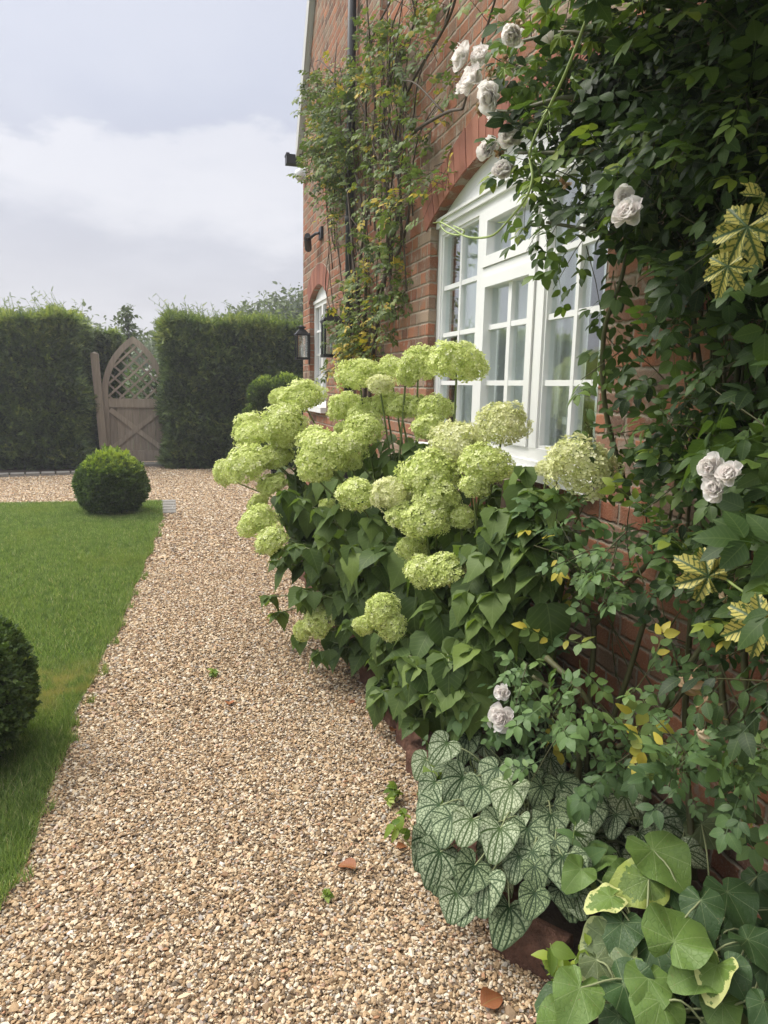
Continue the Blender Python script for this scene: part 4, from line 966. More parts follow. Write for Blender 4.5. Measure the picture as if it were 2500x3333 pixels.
b = MB()
for sd in (-1, 1):
    A, B_ = garc(sd, gr_), garc(sd, gr_-.105)
    for i in range(15):
        pl_ = [A[i], A[i+1], B_[i+1], B_[i]]
        gprism(b, pl_ if sd > 0 else pl_[::-1], GY0, GY1, .55 + .2*sd)
    xs = (GL, GL+.105) if sd < 0 else (GR-.105, GR)
    b.box((xs[0], GY0, .055), (xs[1], GY1, GS), .5+.15*sd)
b.build('gate_frame', M['oak'], gate)
b = MB(); b.box((GL+.107, GY0+.003, 1.04), (GR-.107, GY1-.003, 1.20), .7); b.build('rail', M['oak'], gate)
b = MB(); b.box((GL+.107, GY0+.003, .055), (GR-.107, GY1-.003, .25), .6); b.build('rail', M['oak'], gate)
b = MB(); nb = 7; wx = (GR-GL-.21)/nb
for i in range(nb): b.box((GL+.105+i*wx+.002, GY0+.03, .25), (GL+.105+(i+1)*wx-.002, GY1-.008, 1.04), random.random()*.7)
b.build('board_panel', M['oak'], gate)
for i, (p0, p1) in enumerate((((GL+.12, .29), (GR-.12, 1.0)), ((GL+.12, 1.0), (GR-.12, .29)))):
    b = MB(); b.bar((p0[0], GY0+.014+.003*i, p0[1]), (p1[0], GY0+.014+.003*i, p1[1]), .085, .028, side=(-(p1[1]-p0[1]), 0, p1[0]-p0[0]), rnd=.6+.2*i); b.build('brace', M['oak'], gate)
b = MB()
def inside(x_, z_):
    if z_ < 1.2: return False
    if z_ < GS: return GL+.1 < x_ < GR-.1
    rr = gr_-.1; return (x_-(GL+gr_))**2+(z_-GS)**2 < rr*rr and (x_-(GR-gr_))**2+(z_-GS)**2 < rr*rr


for dg_, yy in ((1, GY0+.022), (-1, GY0+.040)):
    for k in np.arange(-3, 3, .212):
        ts = [(GA+t, 1.7+dg_*t*.95+k) for t in np.linspace(-.7, .7, 300)]
        ts = [q_ for q_ in ts if inside(*q_)]
        if len(ts) > 12:
            a_, c_ = ts[0], ts[-1]; b.bar((a_[0], yy, a_[1]), (c_[0], yy, c_[1]), .036, .017, side=(-(c_[1]-a_[1]), 0, c_[0]-a_[0]), rnd=random.random())
b.build('lattice', M['oak'], gate)
b = MB(); b.box((GR-.10, GY0-.03, 1.08), (GR-.02, GY0, 1.15)); b.tube([(GR-.06, GY0-.03, 1.115), (GR-.06, GY0-.07, 1.115)], .018, 8); b.build('latch', M['black'], gate)
for i, (xb, xt, h, lab) in enumerate(((-1.19, -1.285, 1.98, 'tall weathered oak gate post standing against the left hedge'), (.02, .03, 1.75, 'oak gate post half buried in the right hedge'))):
    t = thing('gate_post', lab, 'post', (xb, 13.76, 0)); b = MB()
    for k in range(1):
        V = [(xb-.065, 13.70, 0), (xb+.065, 13.70, 0), (xb+.065, 13.83, 0), (xb-.065, 13.83, 0), (xt-.065, 13.70, h), (xt+.065, 13.70, h), (xt+.065, 13.83, h), (xt-.065, 13.83, h)]
        b.add(V, np.array([(3, 2, 1, 0), (4, 5, 6, 7), (0, 1, 5, 4), (1, 2, 6, 5), (2, 3, 7, 6), (3, 0, 4, 7)]), .65)
    b.build('shaft', M['oak'], t)
    b = MB(); V = [(xt-.065, 13.70, h), (xt+.065, 13.70, h), (xt+.065, 13.83, h), (xt-.065, 13.83, h), (xt, 13.765, h+.035)]; b.add(V, [np.array([(0, 1, 4), (1, 2, 4), (2, 3, 4), (3, 0, 4)])], .8); b.build('cap', M['oak'], t)


def sett_mesh(l, w_, h):
    b = MB(); rr = random.Random(l*100+w_*7)
    c_ = .012
    V = [(sx*(l/2-k), sy*(w_/2-k), z) for z, k in ((0, 0), (h-c_, 0), (h, c_)) for sx, sy in ((-1, -1), (1, -1), (1, 1), (-1, 1))]
    V = [tuple(np.array(v)+[rr.uniform(-.004, .004) for _ in range(3)]) for v in V]
    F = [(3, 2, 1, 0), (8, 9, 10, 11)]
    for k in (0, 4):
        for i in range(4): F.append((k+i, k+(i+1) % 4, k+4+(i+1) % 4, k+4+i))
    b.add(V, np.array(F)); return b


def repeat(base, places, label, cat, group):
    """one built object, then copies that share its mesh"""
    out = []
    for i, (loc, rz, s) in enumerate(places):
        o_ = base if i == 0 else base.copy()
        if i: col.objects.link(o_)
        o_.location = loc; o_.rotation_euler = (0, 0, rz); o_.scale = s
        tag(o_, label, cat, group); out.append(o_)
    return out


s1 = sett_mesh(.2, .13, .085).build('stone_sett', M['stone'])
repeat(s1, [((-1.28-.215*i, 12.40-.036*i, -.02), R(9)+random.uniform(-.05, .05), (1, 1, 1)) for i in range(13)], 'grey granite sett in the kerb row along the hedge border', 'stone sett', 'kerb of setts along the hedge')
s2 = sett_mesh(.19, .17, .06).build('stone_sett', M['stone'])
repeat(s2, [((-.085, 8.56+.2*i, -.01), random.uniform(-.05, .05), (1, .94, .55)) for i in range(5)], 'pale sett in the short row at the lawn corner', 'stone sett', 'setts at the lawn corner')
s3 = sett_mesh(.14, .3, .07).build('stone_sett', M['stone'])
repeat(s3, [((-.70+.145*i, 13.57, -.01), random.uniform(-.03, .03), (1, 1, 1)) for i in range(6)], 'pale stone sett in the threshold row below the gate', 'stone sett', 'threshold setts below the gate')

# terracotta edging, set on edge in a saw-tooth
eb = MB(); V = []; F = []
prof = [(-.05, 0), (-.05, .10), (-.043, .122), (-.02, .134), (.02, .134), (.043, .122), (.05, .10), (.05, 0)]
L_ = [-.115, -.11, -.04, .04, .11, .115]
rr = random.Random(4)
for i, y_ in enumerate(L_):
    k = .94 if i in (0, 5) else 1
    for x_, z_ in prof: V.append((x_*k+rr.uniform(-.004, .004), y_, z_*(k if z_ else 1)+rr.uniform(-.004, .004)))
for i in range(5):
    for j in range(8): F.append((i*8+j, i*8+(j+1) % 8, (i+1)*8+(j+1) % 8, (i+1)*8+j))
eb.add(V, [np.array(F)[:, ::-1].copy(), np.arange(8)[None, :], (np.arange(8)+40)[None, ::-1].copy()])
e1 = eb.build('edging_brick', M['terracotta'])
ys = [1.22, 1.7, 1.93, 2.15, 2.36] + [2.58, 2.80, 3.02, 3.24, 3.48, 3.74, 4.0, 4.25, 4.5, 4.75, 5.0, 5.25]
repeat(e1, [((np.interp(y_, [1.2, 1.6, 2.2, 2.6, 3.0, 4, 5.3], [.845, .83, .905, .95, .955, .975, .99]), y_, -.015), R(16)+random.uniform(-.07, .07), (1, 1, random.uniform(.9, 1.1))) for y_ in ys],
       'weathered terracotta brick in the saw-tooth edging of the flower bed', 'edging brick', 'terracotta bricks edging the flower bed')
e2 = eb.build('edging_brick', M['terracotta']); e2.location = (.885, 1.49, -.045); e2.rotation_euler = (0, 0, R(35)); e2.scale = (1.2, .8, 1.0)
tag(e2, 'cobwebbed terracotta edging brick between the silver leaves and cream leaves', 'edging brick')
bpy.data.objects.remove([o_ for o_ in bpy.data.objects if o_.name.startswith('edging_brick') and o_ != e2 and abs(o_.location.y-1.22) < .01][0])

# stake
t = thing('wooden_stake', 'brown wooden stake leaning behind the hydrangea by the wall', 'stake', STAKE[0])
b = MB(); b.tube([STAKE[0], tuple(np.array(STAKE[0])*.5+np.array(STAKE[1])*.5), STAKE[1]], [.046, .045, .044], 12); b.build('shaft', M['stake'], t, False)
b = MB(); d_ = unit(np.array(STAKE[1])-np.array(STAKE[0])); e_ = np.array(STAKE[1]); b.tube([e_, e_+d_*.004], [.043, .040], 12); b.build('sawn_top', M['oak'], t)

# ================================================================ hedges
def yew_tpl(seed):
    r = random.Random(seed); V = []; F = []; U = []
    n = 7
    for i in range(n):
        t = i/n
        for sd in (-1, 1):
            l = .30*(1-.55*t)*r.uniform(.8, 1.2); a = sd*R(r.uniform(35, 60)); wd = .045
            b0 = np.array((0, t, -.1*t*t)); d = np.array((math.sin(a), math.cos(a), r.uniform(-.25, .15))); s_ = np.array((math.cos(a), -math.sin(a), 0))*wd
            k = len(V); V += [b0-s_, b0+d*l, b0+s_]; F.append((k, k+1, k+2)); U += [(0, t, 0)]*3
    k = len(V); V += [np.array((-.03, 0, 0)), np.array((0, 1.05, -.12)), np.array((.03, 0, 0))]; F.append((k, k+1, k+2)); U += [(0, .5, 0)]*3
    return np.array(V), [np.array(F)], np.array(U)


YEW = [yew_tpl(i) for i in range(4)]


def scatter_var(b, tpls, P, Mx, rnd):
    k = len(tpls)
    for i in range(k): b.scatter(tpls[i], P[i::k], Mx[i::k], rnd[i::k])


def hedge(name_label, x0, x1, y0, y1, ztop, dens, bright, seed, shoots, back=None):
    t = thing('yew_hedge', name_label, 'hedge', ((x0+x1)/2, (y0+y1)/2, 0))
    r = np.random.default_rng(seed)
    core = MB()
    nx = 24
    xs = np.linspace(x0+.12, x1-.12, nx)
    for i in range(nx-1):
        zt = min(ztop(xs[i]), ztop(xs[i+1]))-.2
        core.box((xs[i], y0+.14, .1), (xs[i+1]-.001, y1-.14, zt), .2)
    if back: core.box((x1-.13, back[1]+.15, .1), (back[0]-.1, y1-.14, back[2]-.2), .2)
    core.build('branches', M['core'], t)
    b = MB()
    def wob(u, v): return .05*np.sin(u*4.1+1.3*seed)+.05*np.sin(v*5.3+u*2)+.03*np.sin(u*11+v*7)
    faces = [('front', (x1-x0)*2.4, (0, -1, 0)), ('left', (y1-y0)*2.4, (-1, 0, 0)), ('right', (y1-y0)*2.4, (1, 0, 0)), ('top', (x1-x0)*(y1-y0), (0, 0, 1))]
    if back: faces += [('back', (back[0]-x1+.2)*2.4, (0, -1, 0)), ('backend', (y1-back[1])*2.4, (1, 0, 0))]
    for nm_, ar, nrm in faces:
        n = int(ar*dens); nrm = np.array(nrm, float); u, v = r.random(n), r.random(n)
        if nm_ == 'front':
            x_ = x0+(x1-x0)*u; z_ = .02+(ztop(x_)+.02)*v; P = np.stack([x_, y0+wob(x_, z_)+r.uniform(-.03, .12, n), z_], -1)
            P[:, 1] += np.where(z_ < .3, (.3-z_)*.35, 0)
        elif nm_ == 'back':
            x_ = x1-.2+(back[0]-x1+.2)*u; z_ = .02+back[2]*v; P = np.stack([x_, back[1]+wob(x_, z_)+r.uniform(-.03, .12, n), z_], -1)
        elif nm_ == 'backend':
            y_ = back[1]+(y1-back[1])*u; z_ = .02+back[2]*v; P = np.stack([back[0]+wob(y_, z_)-r.uniform(-.03, .12, n), y_, z_], -1)
        elif nm_ in ('left', 'right'):
            y_ = y0+(y1-y0)*u; xe = x0 if nm_ == 'left' else x1; z_ = .02+ztop(np.full(n, xe))*v
            P = np.stack([xe+nrm[0]*(wob(y_, z_)-r.uniform(-.03, .12, n)), y_, z_], -1)
        else:
            x_ = x0+(x1-x0)*u; y_ = y0+(y1-y0)*v; P = np.stack([x_, y_, ztop(x_)+wob(x_, y_)-r.uniform(-.03, .12, n)], -1)
        D = unit(nrm*.75+r.normal(0, .5, (n, 3))+np.array((0, 0, .38)))
        N_ = unit(r.normal(0, .5, (n, 3))+np.array((0, -.2, 1.0)))
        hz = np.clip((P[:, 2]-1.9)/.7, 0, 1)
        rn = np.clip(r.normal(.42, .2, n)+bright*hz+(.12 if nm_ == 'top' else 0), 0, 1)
        # clumps: some patches deeper green, some fresher
        cl_ = np.sin(P[:, 0]*17+2*np.sin(P[:, 2]*9))*np.sin(P[:, 2]*19+2*np.sin(P[:, 0]*7+P[:, 1]*5))
        P = P+nrm*(cl_*.035)[:, None]
        rn = np.clip(rn+.12*np.sin(P[:, 0]*5.1+P[:, 2]*3.7)*np.sin(P[:, 2]*6.1-P[:, 0]*2.2)+.16*cl_, 0, 1)
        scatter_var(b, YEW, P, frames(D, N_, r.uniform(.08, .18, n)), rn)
    # soft new shoots standing up from the top
    for i in range(shoots):
        x_ = r.uniform(x0, x1); y_ = r.uniform(y0, y1); h = r.uniform(.10, .30)*(1.5 if r.random() < .25 else .85)
        p0 = np.array((x_, y_, ztop(x_)-.05)); ln = np.array((r.normal(-.16, .22), r.normal(-.1, .12), 0))
        m_ = 9; tt = np.linspace(0, 1, m_)
        pts = p0+np.outer(tt*h*1.2, (0, 0, 1))+np.outer(tt**2*h*1.6, ln)
        b.tube(pts[::2], [.0045, .002], 4, .75, caps=False)
        D = unit(np.gradient(pts, axis=0)+r.normal(0, .35, (m_, 3))); N_ = unit(r.normal(0, 1, (m_, 3)))
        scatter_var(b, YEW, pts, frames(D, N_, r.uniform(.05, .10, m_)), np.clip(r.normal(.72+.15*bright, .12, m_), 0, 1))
    b.build('foliage', M['yew'], t)
    return t


hedge('dark yew hedge left of the oak gate with brighter top shoots', -4.6, -1.5, 12.9, 14.6, lambda x: 2.46+.05*np.sin(np.asarray(x)*3)-.10*np.clip((np.asarray(x)+1.9), 0, 1), 3600, .46, 1, 520, (-.93, 14.12, 2.36))
hedge('dark yew hedge right of the gate with feathery shoots on top', -.05, 4.4, 12.9, 14.6, lambda x: 2.50+.04*np.sin(np.asarray(x)*4+1), 3400, .28, 2, 900)


# ================================================================ clipped box
def boxleaf_tpl(seed):
    r = random.Random(seed); items = []
    lf = leaf_tpl(.55, [.2, .95, 1, .1], .3, .2, 1)
    for i in range(3):
        for sd in (-1, 1):
            items.append((lf, rot('Z', -sd*R(r.uniform(35, 70))) @ rot('X', R(r.uniform(-25, 20)))*.42, (0, .12+.26*i, 0), r.uniform(-.08, .08)))
    items.append((lf, rot('X', R(r.uniform(-10, 30)))*.42, (0, .75, 0), .06))
    return join_tpl(items)


BOX = [boxleaf_tpl(i) for i in range(3)]


def box_ball(b, cb, c, rx, rz, n, leaf, seed, fresh=.25, low=-.75):
    r = np.random.default_rng(seed); d = unit(r.normal(0, 1, (int(n*1.4), 3))); d = d[d[:, 2] > low][:n]; n = len(d)
    wob = 1+.035*np.sin(d[:, 0]*9+seed)*np.sin(d[:, 2]*8)+.03*np.sin(d[:, 1]*13)
    rad = wob*(1-np.abs(r.normal(0, .045, n)))
    P = np.asarray(c)+d*np.array((rx, rx, rz))*rad[:, None]
    D = unit(d*.9+r.normal(0, .5, (n, 3))+np.array((0, 0, .45))); N_ = unit(r.normal(0, .6, (n, 3))+d*.5+np.array((0, 0, .6)))
    rn = np.clip(r.normal(.40, .17, n)+fresh*np.clip((d[:, 2]-.35)*2, 0, 1)*r.uniform(.4, 1.6, n), 0, 1)
    sz = leaf*r.uniform(.7, 1.35, n)*(1+.8*fresh*np.clip(d[:, 2]-.7, 0, 1)*4*(r.random(n) < .3))
    scatter_var(b, BOX, P, frames(D, N_, sz), rn)
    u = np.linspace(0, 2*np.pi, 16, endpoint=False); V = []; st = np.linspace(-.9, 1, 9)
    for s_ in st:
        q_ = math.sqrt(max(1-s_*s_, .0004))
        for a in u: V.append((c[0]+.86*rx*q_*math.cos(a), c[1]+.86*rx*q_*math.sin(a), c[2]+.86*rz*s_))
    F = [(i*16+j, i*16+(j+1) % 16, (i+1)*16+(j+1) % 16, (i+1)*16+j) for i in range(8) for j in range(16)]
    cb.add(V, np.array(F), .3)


def ball_thing(label, c, rx, rz, n, leaf, seed, fresh):
    t = thing('box_ball', label, 'topiary', (c[0], c[1], 0)); b, cb = MB(), MB()
    box_ball(b, cb, c, rx, rz, n, leaf, seed, fresh)
    cb.tube([(c[0], c[1], 0), (c[0], c[1], c[2])], .03, 6)
    cb.build('branches', M['core'], t); b.build('foliage', M['box'], t)


ball_thing('clipped box ball with fresh yellow tips at the lawn corner before the gate', (-.685, 8.58, .335), .345, .325, 8000, .06, 3, .7)
ball_thing('dark clipped box ball on the near lawn cut off at the left edge', (-.965, 2.95, .30), .385, .335, 16000, .033, 4, .08)
t = thing('cloud_topiary', 'cloud-pruned box of several rounded balls in front of the right hedge', 'topiary', (1.5, 11, 0))
b, cb = MB(), MB()
for i, (x_, y_, z_, r_) in enumerate(((1.36, 11.0, 1.36, .215), (1.70, 11.05, 1.40, .24), (1.30, 11.1, .98, .24), (1.72, 11.0, .9, .26), (1.48, 10.9, .55, .28), (2.1, 11.2, 1.15, .26))):
    box_ball(b, cb, (x_, y_, z_), r_, r_*.92, 2600, .055, 20+i, .45, -.95)
    cb.tube([(1.5, 11.05, 0), (1.5*.5+x_*.5, 11.05, z_*.6), (x_, y_, z_)], .025, 6)
cb.build('branches', M['core'], t); b.build('foliage', M['box'], t)


# ================================================================ trees and shrubs beyond the hedge
LEAF = [leaf_tpl(w_, [.1, .8, 1, .7, .05], f_, d_, 1) for w_, f_, d_ in ((.6, .3, .3), (.7, .2, .5), (.5, .5, .2))]


def tree(name, label, base, height, crown, n, leaf, mat, seed, cat='tree', trunk=.05, clumps=30, group=None):
    """crown: list of (dx, dy, z, rx, rz) lobes filled with clumps of leaves"""
    r = np.random.default_rng(seed); t = thing(name, label, cat, base, group)
    tb = MB(); bx, by, bz = base
    tb.tube([(bx, by, bz), (bx+.02, by, bz+height*.4), (bx, by, bz+height*.92)], [trunk, trunk*.6, trunk*.12], 8, smoothpath=3)
    b = MB(); per = max(1, n//(len(crown)*clumps))
    for (dx_, dy_, z_, rx, rz) in crown:
        for k in range(clumps):
            d = unit(r.normal(0, 1, 3)); rad = r.random()**.45
            c = np.array((bx+dx_, by+dy_, bz+z_))+d*np.array((rx, rx, rz))*rad
            if k % 3 == 0:
                zt = min(c[2]-.1*rx, bz+height*.9)
                tb.tube([(bx, by, bz+max(.3*height, (zt-bz)*.75)), tuple(np.array((bx, by, zt))*.4+c*.6+[0, 0, .02]), tuple(c)], [trunk*.3, trunk*.06], 4, caps=False)
            cr = rx*.30*r.uniform(.7, 1.3); m_ = int(per*r.uniform(.6, 1.4))
            P = c+r.normal(0, 1, (m_, 3))*np.array((cr, cr, cr*.7))
            D = unit(r.normal(0, 1, (m_, 3))+d*.5+np.array((0, 0, -.2))); N_ = unit(r.normal(0, .6, (m_, 3))+np.array((0, 0, 1)))
            scatter_var(b, LEAF, P, frames(D, N_, leaf*r.uniform(.7, 1.3, m_)), np.clip(r.normal(r.uniform(.35, .65), .15, m_), 0, 1))
    tb.build('trunk', M['bark'], t, True); b.build('crown', mat, t)
    return t


tree('young_tree', 'slim young tree rising above the hedge behind the gate', (-.95, 18, 0), 3.45, [(0, 0, 2.2, .40, .45), (0, 0, 2.65, .30, .38), (.02, 0, 3.0, .12, .32)], 620, .10, M['fartree'], 5, trunk=.03, clumps=16)
tree('round_tree', 'broad pale tree far behind the gap above the gate', (-.2, 34, 0), 3.9, [(0, 0, 2.6, 1.4, 1.1), (-1.4, 1, 2.1, 1.5, 1.0), (1.6, 1, 2.7, 1.5, 1.1)], 9000, .2, M['fartree'], 6, trunk=.12, clumps=34)
tree('round_tree', 'grey-green tree crown showing over the right hedge beside the house', (4.7, 30, 0), 5.4, [(0, 0, 3.9, 1.5, 1.25), (1.6, 0, 4.2, 1.5, 1.1), (-1.4, 1, 3.6, 1.1, .9)], 9000, .19, M['fartree'], 7, trunk=.12, clumps=34)
tree('round_tree', 'distant low tree left of the young tree behind the hedge', (-5.5, 42, 0), 5.0, [(0, 0, 3.2, 2.6, 1.3), (3, 1, 2.8, 2.2, 1.2)], 6000, .28, M['fartree'], 8, trunk=.14, clumps=34)
t = tree('flowering_shrub', 'green shrub with white flowers seen through the gate lattice', (-.42, 16.3, 0), 1.9, [(-.05, 0, 1.1, .55, .75), (.30, .1, 1.3, .35, .6)], 3600, .085, M['tree'], 9, 'shrub', .03, 26)
tree('dark_shrub', 'dark green shrub behind the left half of the gate', (-1.25, 17.2, 0), 1.9, [(0, 0, .9, .75, .85)], 3200, .10, M['tree'], 19, 'shrub', .03, 30)
tree('low_shrub', 'low leafy shrub at the back of the garden beyond the gate', (.3, 21, 0), 1.9, [(0, 0, .9, 1.3, .8), (-1.6, .5, .8, 1.0, .7)], 5000, .13, M['tree'], 29, 'shrub', .03, 30)


# ================================================================ flowers: shared templates
def petal(w_, cup, curl, seed=0, notch=.06):
    r = random.Random(seed); V = []; U = []; nx, ny = 5, 5
    for j in range(ny):
        t = j/(ny-1); hw = w_*.5*(.28+.72*math.sin(min(1, t*1.1)*math.pi*.62))
        for i in range(nx):
            u = i/(nx-1)*2-1
            V.append((u*hw, t*(1-notch*(1-abs(u)) if j == ny-1 else 1)-.24*u*u*t, cup*(u*u*hw*1.2)+curl*t*t+r.uniform(-.03, .03)*t)); U.append((u*.5, t, 0))
    F = [(j*nx+i, j*nx+i+1, (j+1)*nx+i+1, (j+1)*nx+i) for j in range(ny-1) for i in range(nx-1)]
    return np.array(V), [np.array(F)], np.array(U)


def bloom_mb(seed, full=1.0, ragged=.2):
    """a loose many-petalled rose facing +Z, radius about 1"""
    r = random.Random(seed); b = MB()
    for ring, (n, ln, tilt, off) in enumerate(((10, 1.0, 12, .0), (11, .95, 27, .02), (11, .88, 41, .04), (10, .80, 54, .06), (9, .70, 66, .07), (8, .60, 77, .08), (6, .5, 86, .08))):
        for k in range(int(n*full)):
            a = 2*math.pi*(k+r.random()*.5)/n+ring*.35
            tl = R(tilt+r.uniform(-16, 16)*(1+ragged))
            tpl = petal(.72*r.uniform(.85, 1.15), r.uniform(.3, .8), r.uniform(-.1, .42), r.randint(0, 999))
            Mx = rot('Z', a) @ rot('X', tl)*ln*r.uniform(.85, 1.1)
            b.add(tpl[0] @ Mx.T+np.array((0, 0, off)), [tpl[1][0]], min(1, max(0, r.gauss(.55, .2)-.04*ring)), tpl[2])
    for k in range(14):
        a = r.random()*6.28; q_ = r.random()*.12; b.tube([(0, 0, .05), (q_*math.cos(a), q_*math.sin(a), .22+r.random()*.1)], .012, 4, 0.0)
    return b


def bud_mb(seed):
    r = random.Random(seed); b = MB()
    for k in range(7):
        tpl = petal(.6, 1.4, .5, k); Mx = rot('Z', k*.95) @ rot('X', R(72+r.uniform(-8, 10))); b.add(tpl[0] @ Mx.T, [tpl[1][0]], r.random(), tpl[2])
    return b


def spent_mb(seed):
    r = random.Random(seed); b = MB()
    for k in range(22):
        tpl = petal(.4, r.uniform(.8, 2.2), r.uniform(-.9, .9), k+seed); Mx = rot('Z', r.random()*6.28) @ rot('X', R(r.uniform(-50, 80)))*r.uniform(.5, 1.0); b.add(tpl[0] @ Mx.T, [tpl[1][0]], r.random(), tpl[2])
    return b


def place(me_or_obj, name, parent, loc, z_axis, s, spin=0.0):
    o_ = bpy.data.objects.new(name, me_or_obj); col.objects.link(o_); adopt(o_, parent)
    o_.rotation_mode = 'QUATERNION'; o_.rotation_quaternion = Vector(z_axis).to_track_quat('Z', 'Y') @ Matrix.Rotation(spin, 3, 'Z').to_quaternion()
    o_.location = loc; o_.scale = (s, s, s) if np.ndim(s) == 0 else s
    return o_


def mesh_only(b, name, mat, smooth=True):
    o_ = b.build(name, mat, None, smooth); me = o_.data; bpy.data.objects.remove(o_); return me


def join_objs_mat(me, mat): me.materials.clear(); me.materials.append(mat)


BLOOM = [mesh_only(bloom_mb(i, (1, 1, .95, .9)[i], (.1, .2, .3, .35)[i]), 'rose_bloom', M['petal']) for i in range(4)]
BUD = mesh_only(bud_mb(1), 'rose_bud', M['petal']); SPENTM = [mesh_only(spent_mb(i), 'faded_bloom', M['spent']) for i in range(3)]

# white flowers on the shrub behind the gate
wf = mesh_only(bloom_mb(11, .7), 'white_flower', M['wpetal'])
for i in range(26):
    a = rng.random(3)
    place(wf, 'white_flower', t, (-.42+.1+.55*(a[0]-.35), 15.75+.25*a[1], 1.15+.85*a[2]**1.2-.25*abs(a[0]-.6)), (rng.normal(0, .4), -1, .5+rng.normal(0, .3)), .045+.02*a[1])

# ================================================================ hydrangea
hyd = thing('hydrangea_bush', 'tall hydrangea bush with many lime green domed flower heads', 'hydrangea', (1.2, 3.2, .04))


def head_mb(seed, n=400, low=-.62):
    """one domed head, radius 1: four-petalled florets over a lumpy dome"""
    r = np.random.default_rng(seed); b = MB(); inner = MB()
    k = np.arange(n)+.5; ph = k*2.39996; cz = 1-(1-low)*k/n; q_ = np.sqrt(np.maximum(1-cz*cz, 0))
    d = np.stack([q_*np.cos(ph), q_*np.sin(ph), cz], -1)+r.normal(0, .05, (n, 3)); d = unit(d)
    lump = 1+.11*np.sin(d[:, 0]*4.3+seed)*np.sin(d[:, 1]*4.1+1)+.09*np.sin(d[:, 2]*5+d[:, 0]*3+seed*2)+r.normal(0, .06, n)
    P = d*lump[:, None]*np.array((1, 1, .9))
    sets = [(P, d, .155)]
    d2 = unit(r.normal(0, 1, (n//2, 3))); d2 = d2[d2[:, 2] > low-.1]; sets.append((d2*.82, d2, .16))
    for P_, d_, sz in sets:
        m_ = len(P_); N_ = unit(d_+r.normal(0, .33, (m_, 3))); X_ = unit(np.cross(N_, r.normal(0, 1, (m_, 3)))); Y_ = np.cross(N_, X_)
        base = r.normal(.55, .17, m_)-(.15 if sz > .157 else 0); ss = sz*r.uniform(.75, 1.25, m_)
        for j in range(4):
            a = j*np.pi/2; dirv_ = X_*math.cos(a)+Y_*math.sin(a); per = -X_*math.sin(a)+Y_*math.cos(a); cup = r.uniform(-.1, .45, m_)[:, None]
            s3 = ss[:, None]
            v0 = P_+dirv_*s3*.06; v1 = P_+dirv_*s3*.55+per*s3*.36+N_*s3*cup*.6; v2 = P_+dirv_*s3*1.0+N_*s3*cup; v3 = P_+dirv_*s3*.55-per*s3*.36+N_*s3*cup*.6
            vm = P_+dirv_*s3*.55+N_*s3*(cup*.6-.10)
            V = np.stack([v0, v1, v2, v3, vm], 1).reshape(-1, 3); i5 = np.arange(m_)*5
            F = np.concatenate([np.stack([i5, i5+4, i5+1], -1), np.stack([i5+1, i5+4, i5+2], -1), np.stack([i5+2, i5+4, i5+3], -1), np.stack([i5+3, i5+4, i5], -1)])
            luv = np.tile(np.array([(0, 0, 0), (0, .55, 0), (0, 1, 0), (0, .55, 0), (0, .5, 0)]), (m_, 1))
            b.add(V, F, np.repeat(np.clip(base+r.normal(0, .1, m_), 0, 1), 5), luv)
    return b


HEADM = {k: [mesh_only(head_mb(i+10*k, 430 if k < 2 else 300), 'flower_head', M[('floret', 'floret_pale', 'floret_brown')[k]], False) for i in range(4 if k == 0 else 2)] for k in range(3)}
HL = [leaf_tpl(w_*1.24, [.30, .80, 1.0, 1.0, .90, .72, .46, .18, .02], f_, d_, 2, wv, .05) for w_, f_, d_, wv in ((.74, .22, .35, .05), (.82, .10, .55, .07), (.66, .35, .25, .04), (.78, .2, .7, .08))]
stemb = MB(); lp, ld, ln_, ls, lr_ = [], [], [], [], []
stalk = MB()


def hyd_stem(base, tip, rad, nodes, lo=.25, size=.135, leafy=1.0, top=.97, cap=False):
    base, tip = np.array(base, float), np.array(tip, float)
    midp = base*.45+tip*.55+np.array((.10*(base[0]-tip[0])+rng.normal(0, .03), rng.normal(0, .04), .10*abs(tip[0]-base[0])+.03))
    pts = spline([base, midp, tip], 8)
    stemb.tube(pts, [rad, rad*.7], 6, rng.random())
    ax = rng.random()*6.28
    for k in range(nodes):
        t_ = lo+(top-lo)*(k+rng.uniform(.1, .9))/nodes
        i = min(int(t_*(len(pts)-1)), len(pts)-2); p = pts[i]+(pts[i+1]-pts[i])*((t_*(len(pts)-1))-i)
        ax += 1.57+rng.normal(0, .25)
        for sgn in (0, math.pi):
            if rng.random() > leafy: continue
            a = ax+sgn; hor = np.array((math.cos(a), math.sin(a), 0.0))
            L = size*rng.uniform(.65, 1.25)
            pe = p+hor*L*.28+np.array((0, 0, .01))
            dr = rng.uniform(.25, 1.5); hor = unit(hor+np.array((-.35, -.3, 0)))
            stalk.tube([p, p*.5+pe*.5+np.array((0, 0, .008)), pe], .0022, 4, .5, caps=False)
            lp.append(pe); ld.append(hor+np.array((0, 0, -dr))+rng.normal(0, .12, 3)); ln_.append(hor*min(.9, dr)+np.array((0, 0, 1.0))+rng.normal(0, .2, 3)); ls.append(L)
            lr_.append(np.clip(rng.normal(.40, .17)+.10*(p[2]-.8), 0, .97))


def hyd_cap(tip):
    for a in rng.random()*6.28+np.arange(4)*1.57+rng.normal(0, .2, 4):
        hor = unit(np.array((math.cos(a), math.sin(a), 0.0))+np.array((-.2, -.2, 0))); dr = rng.uniform(.1, .9)
        lp.append(np.array(tip)); ld.append(hor+np.array((0, 0, -dr))); ln_.append(hor*min(.8, dr)+np.array((0, 0, 1.0))+rng.normal(0, .15, 3)); ls.append(rng.uniform(.07, .12)); lr_.append(np.clip(rng.normal(.55, .15), 0, .97))


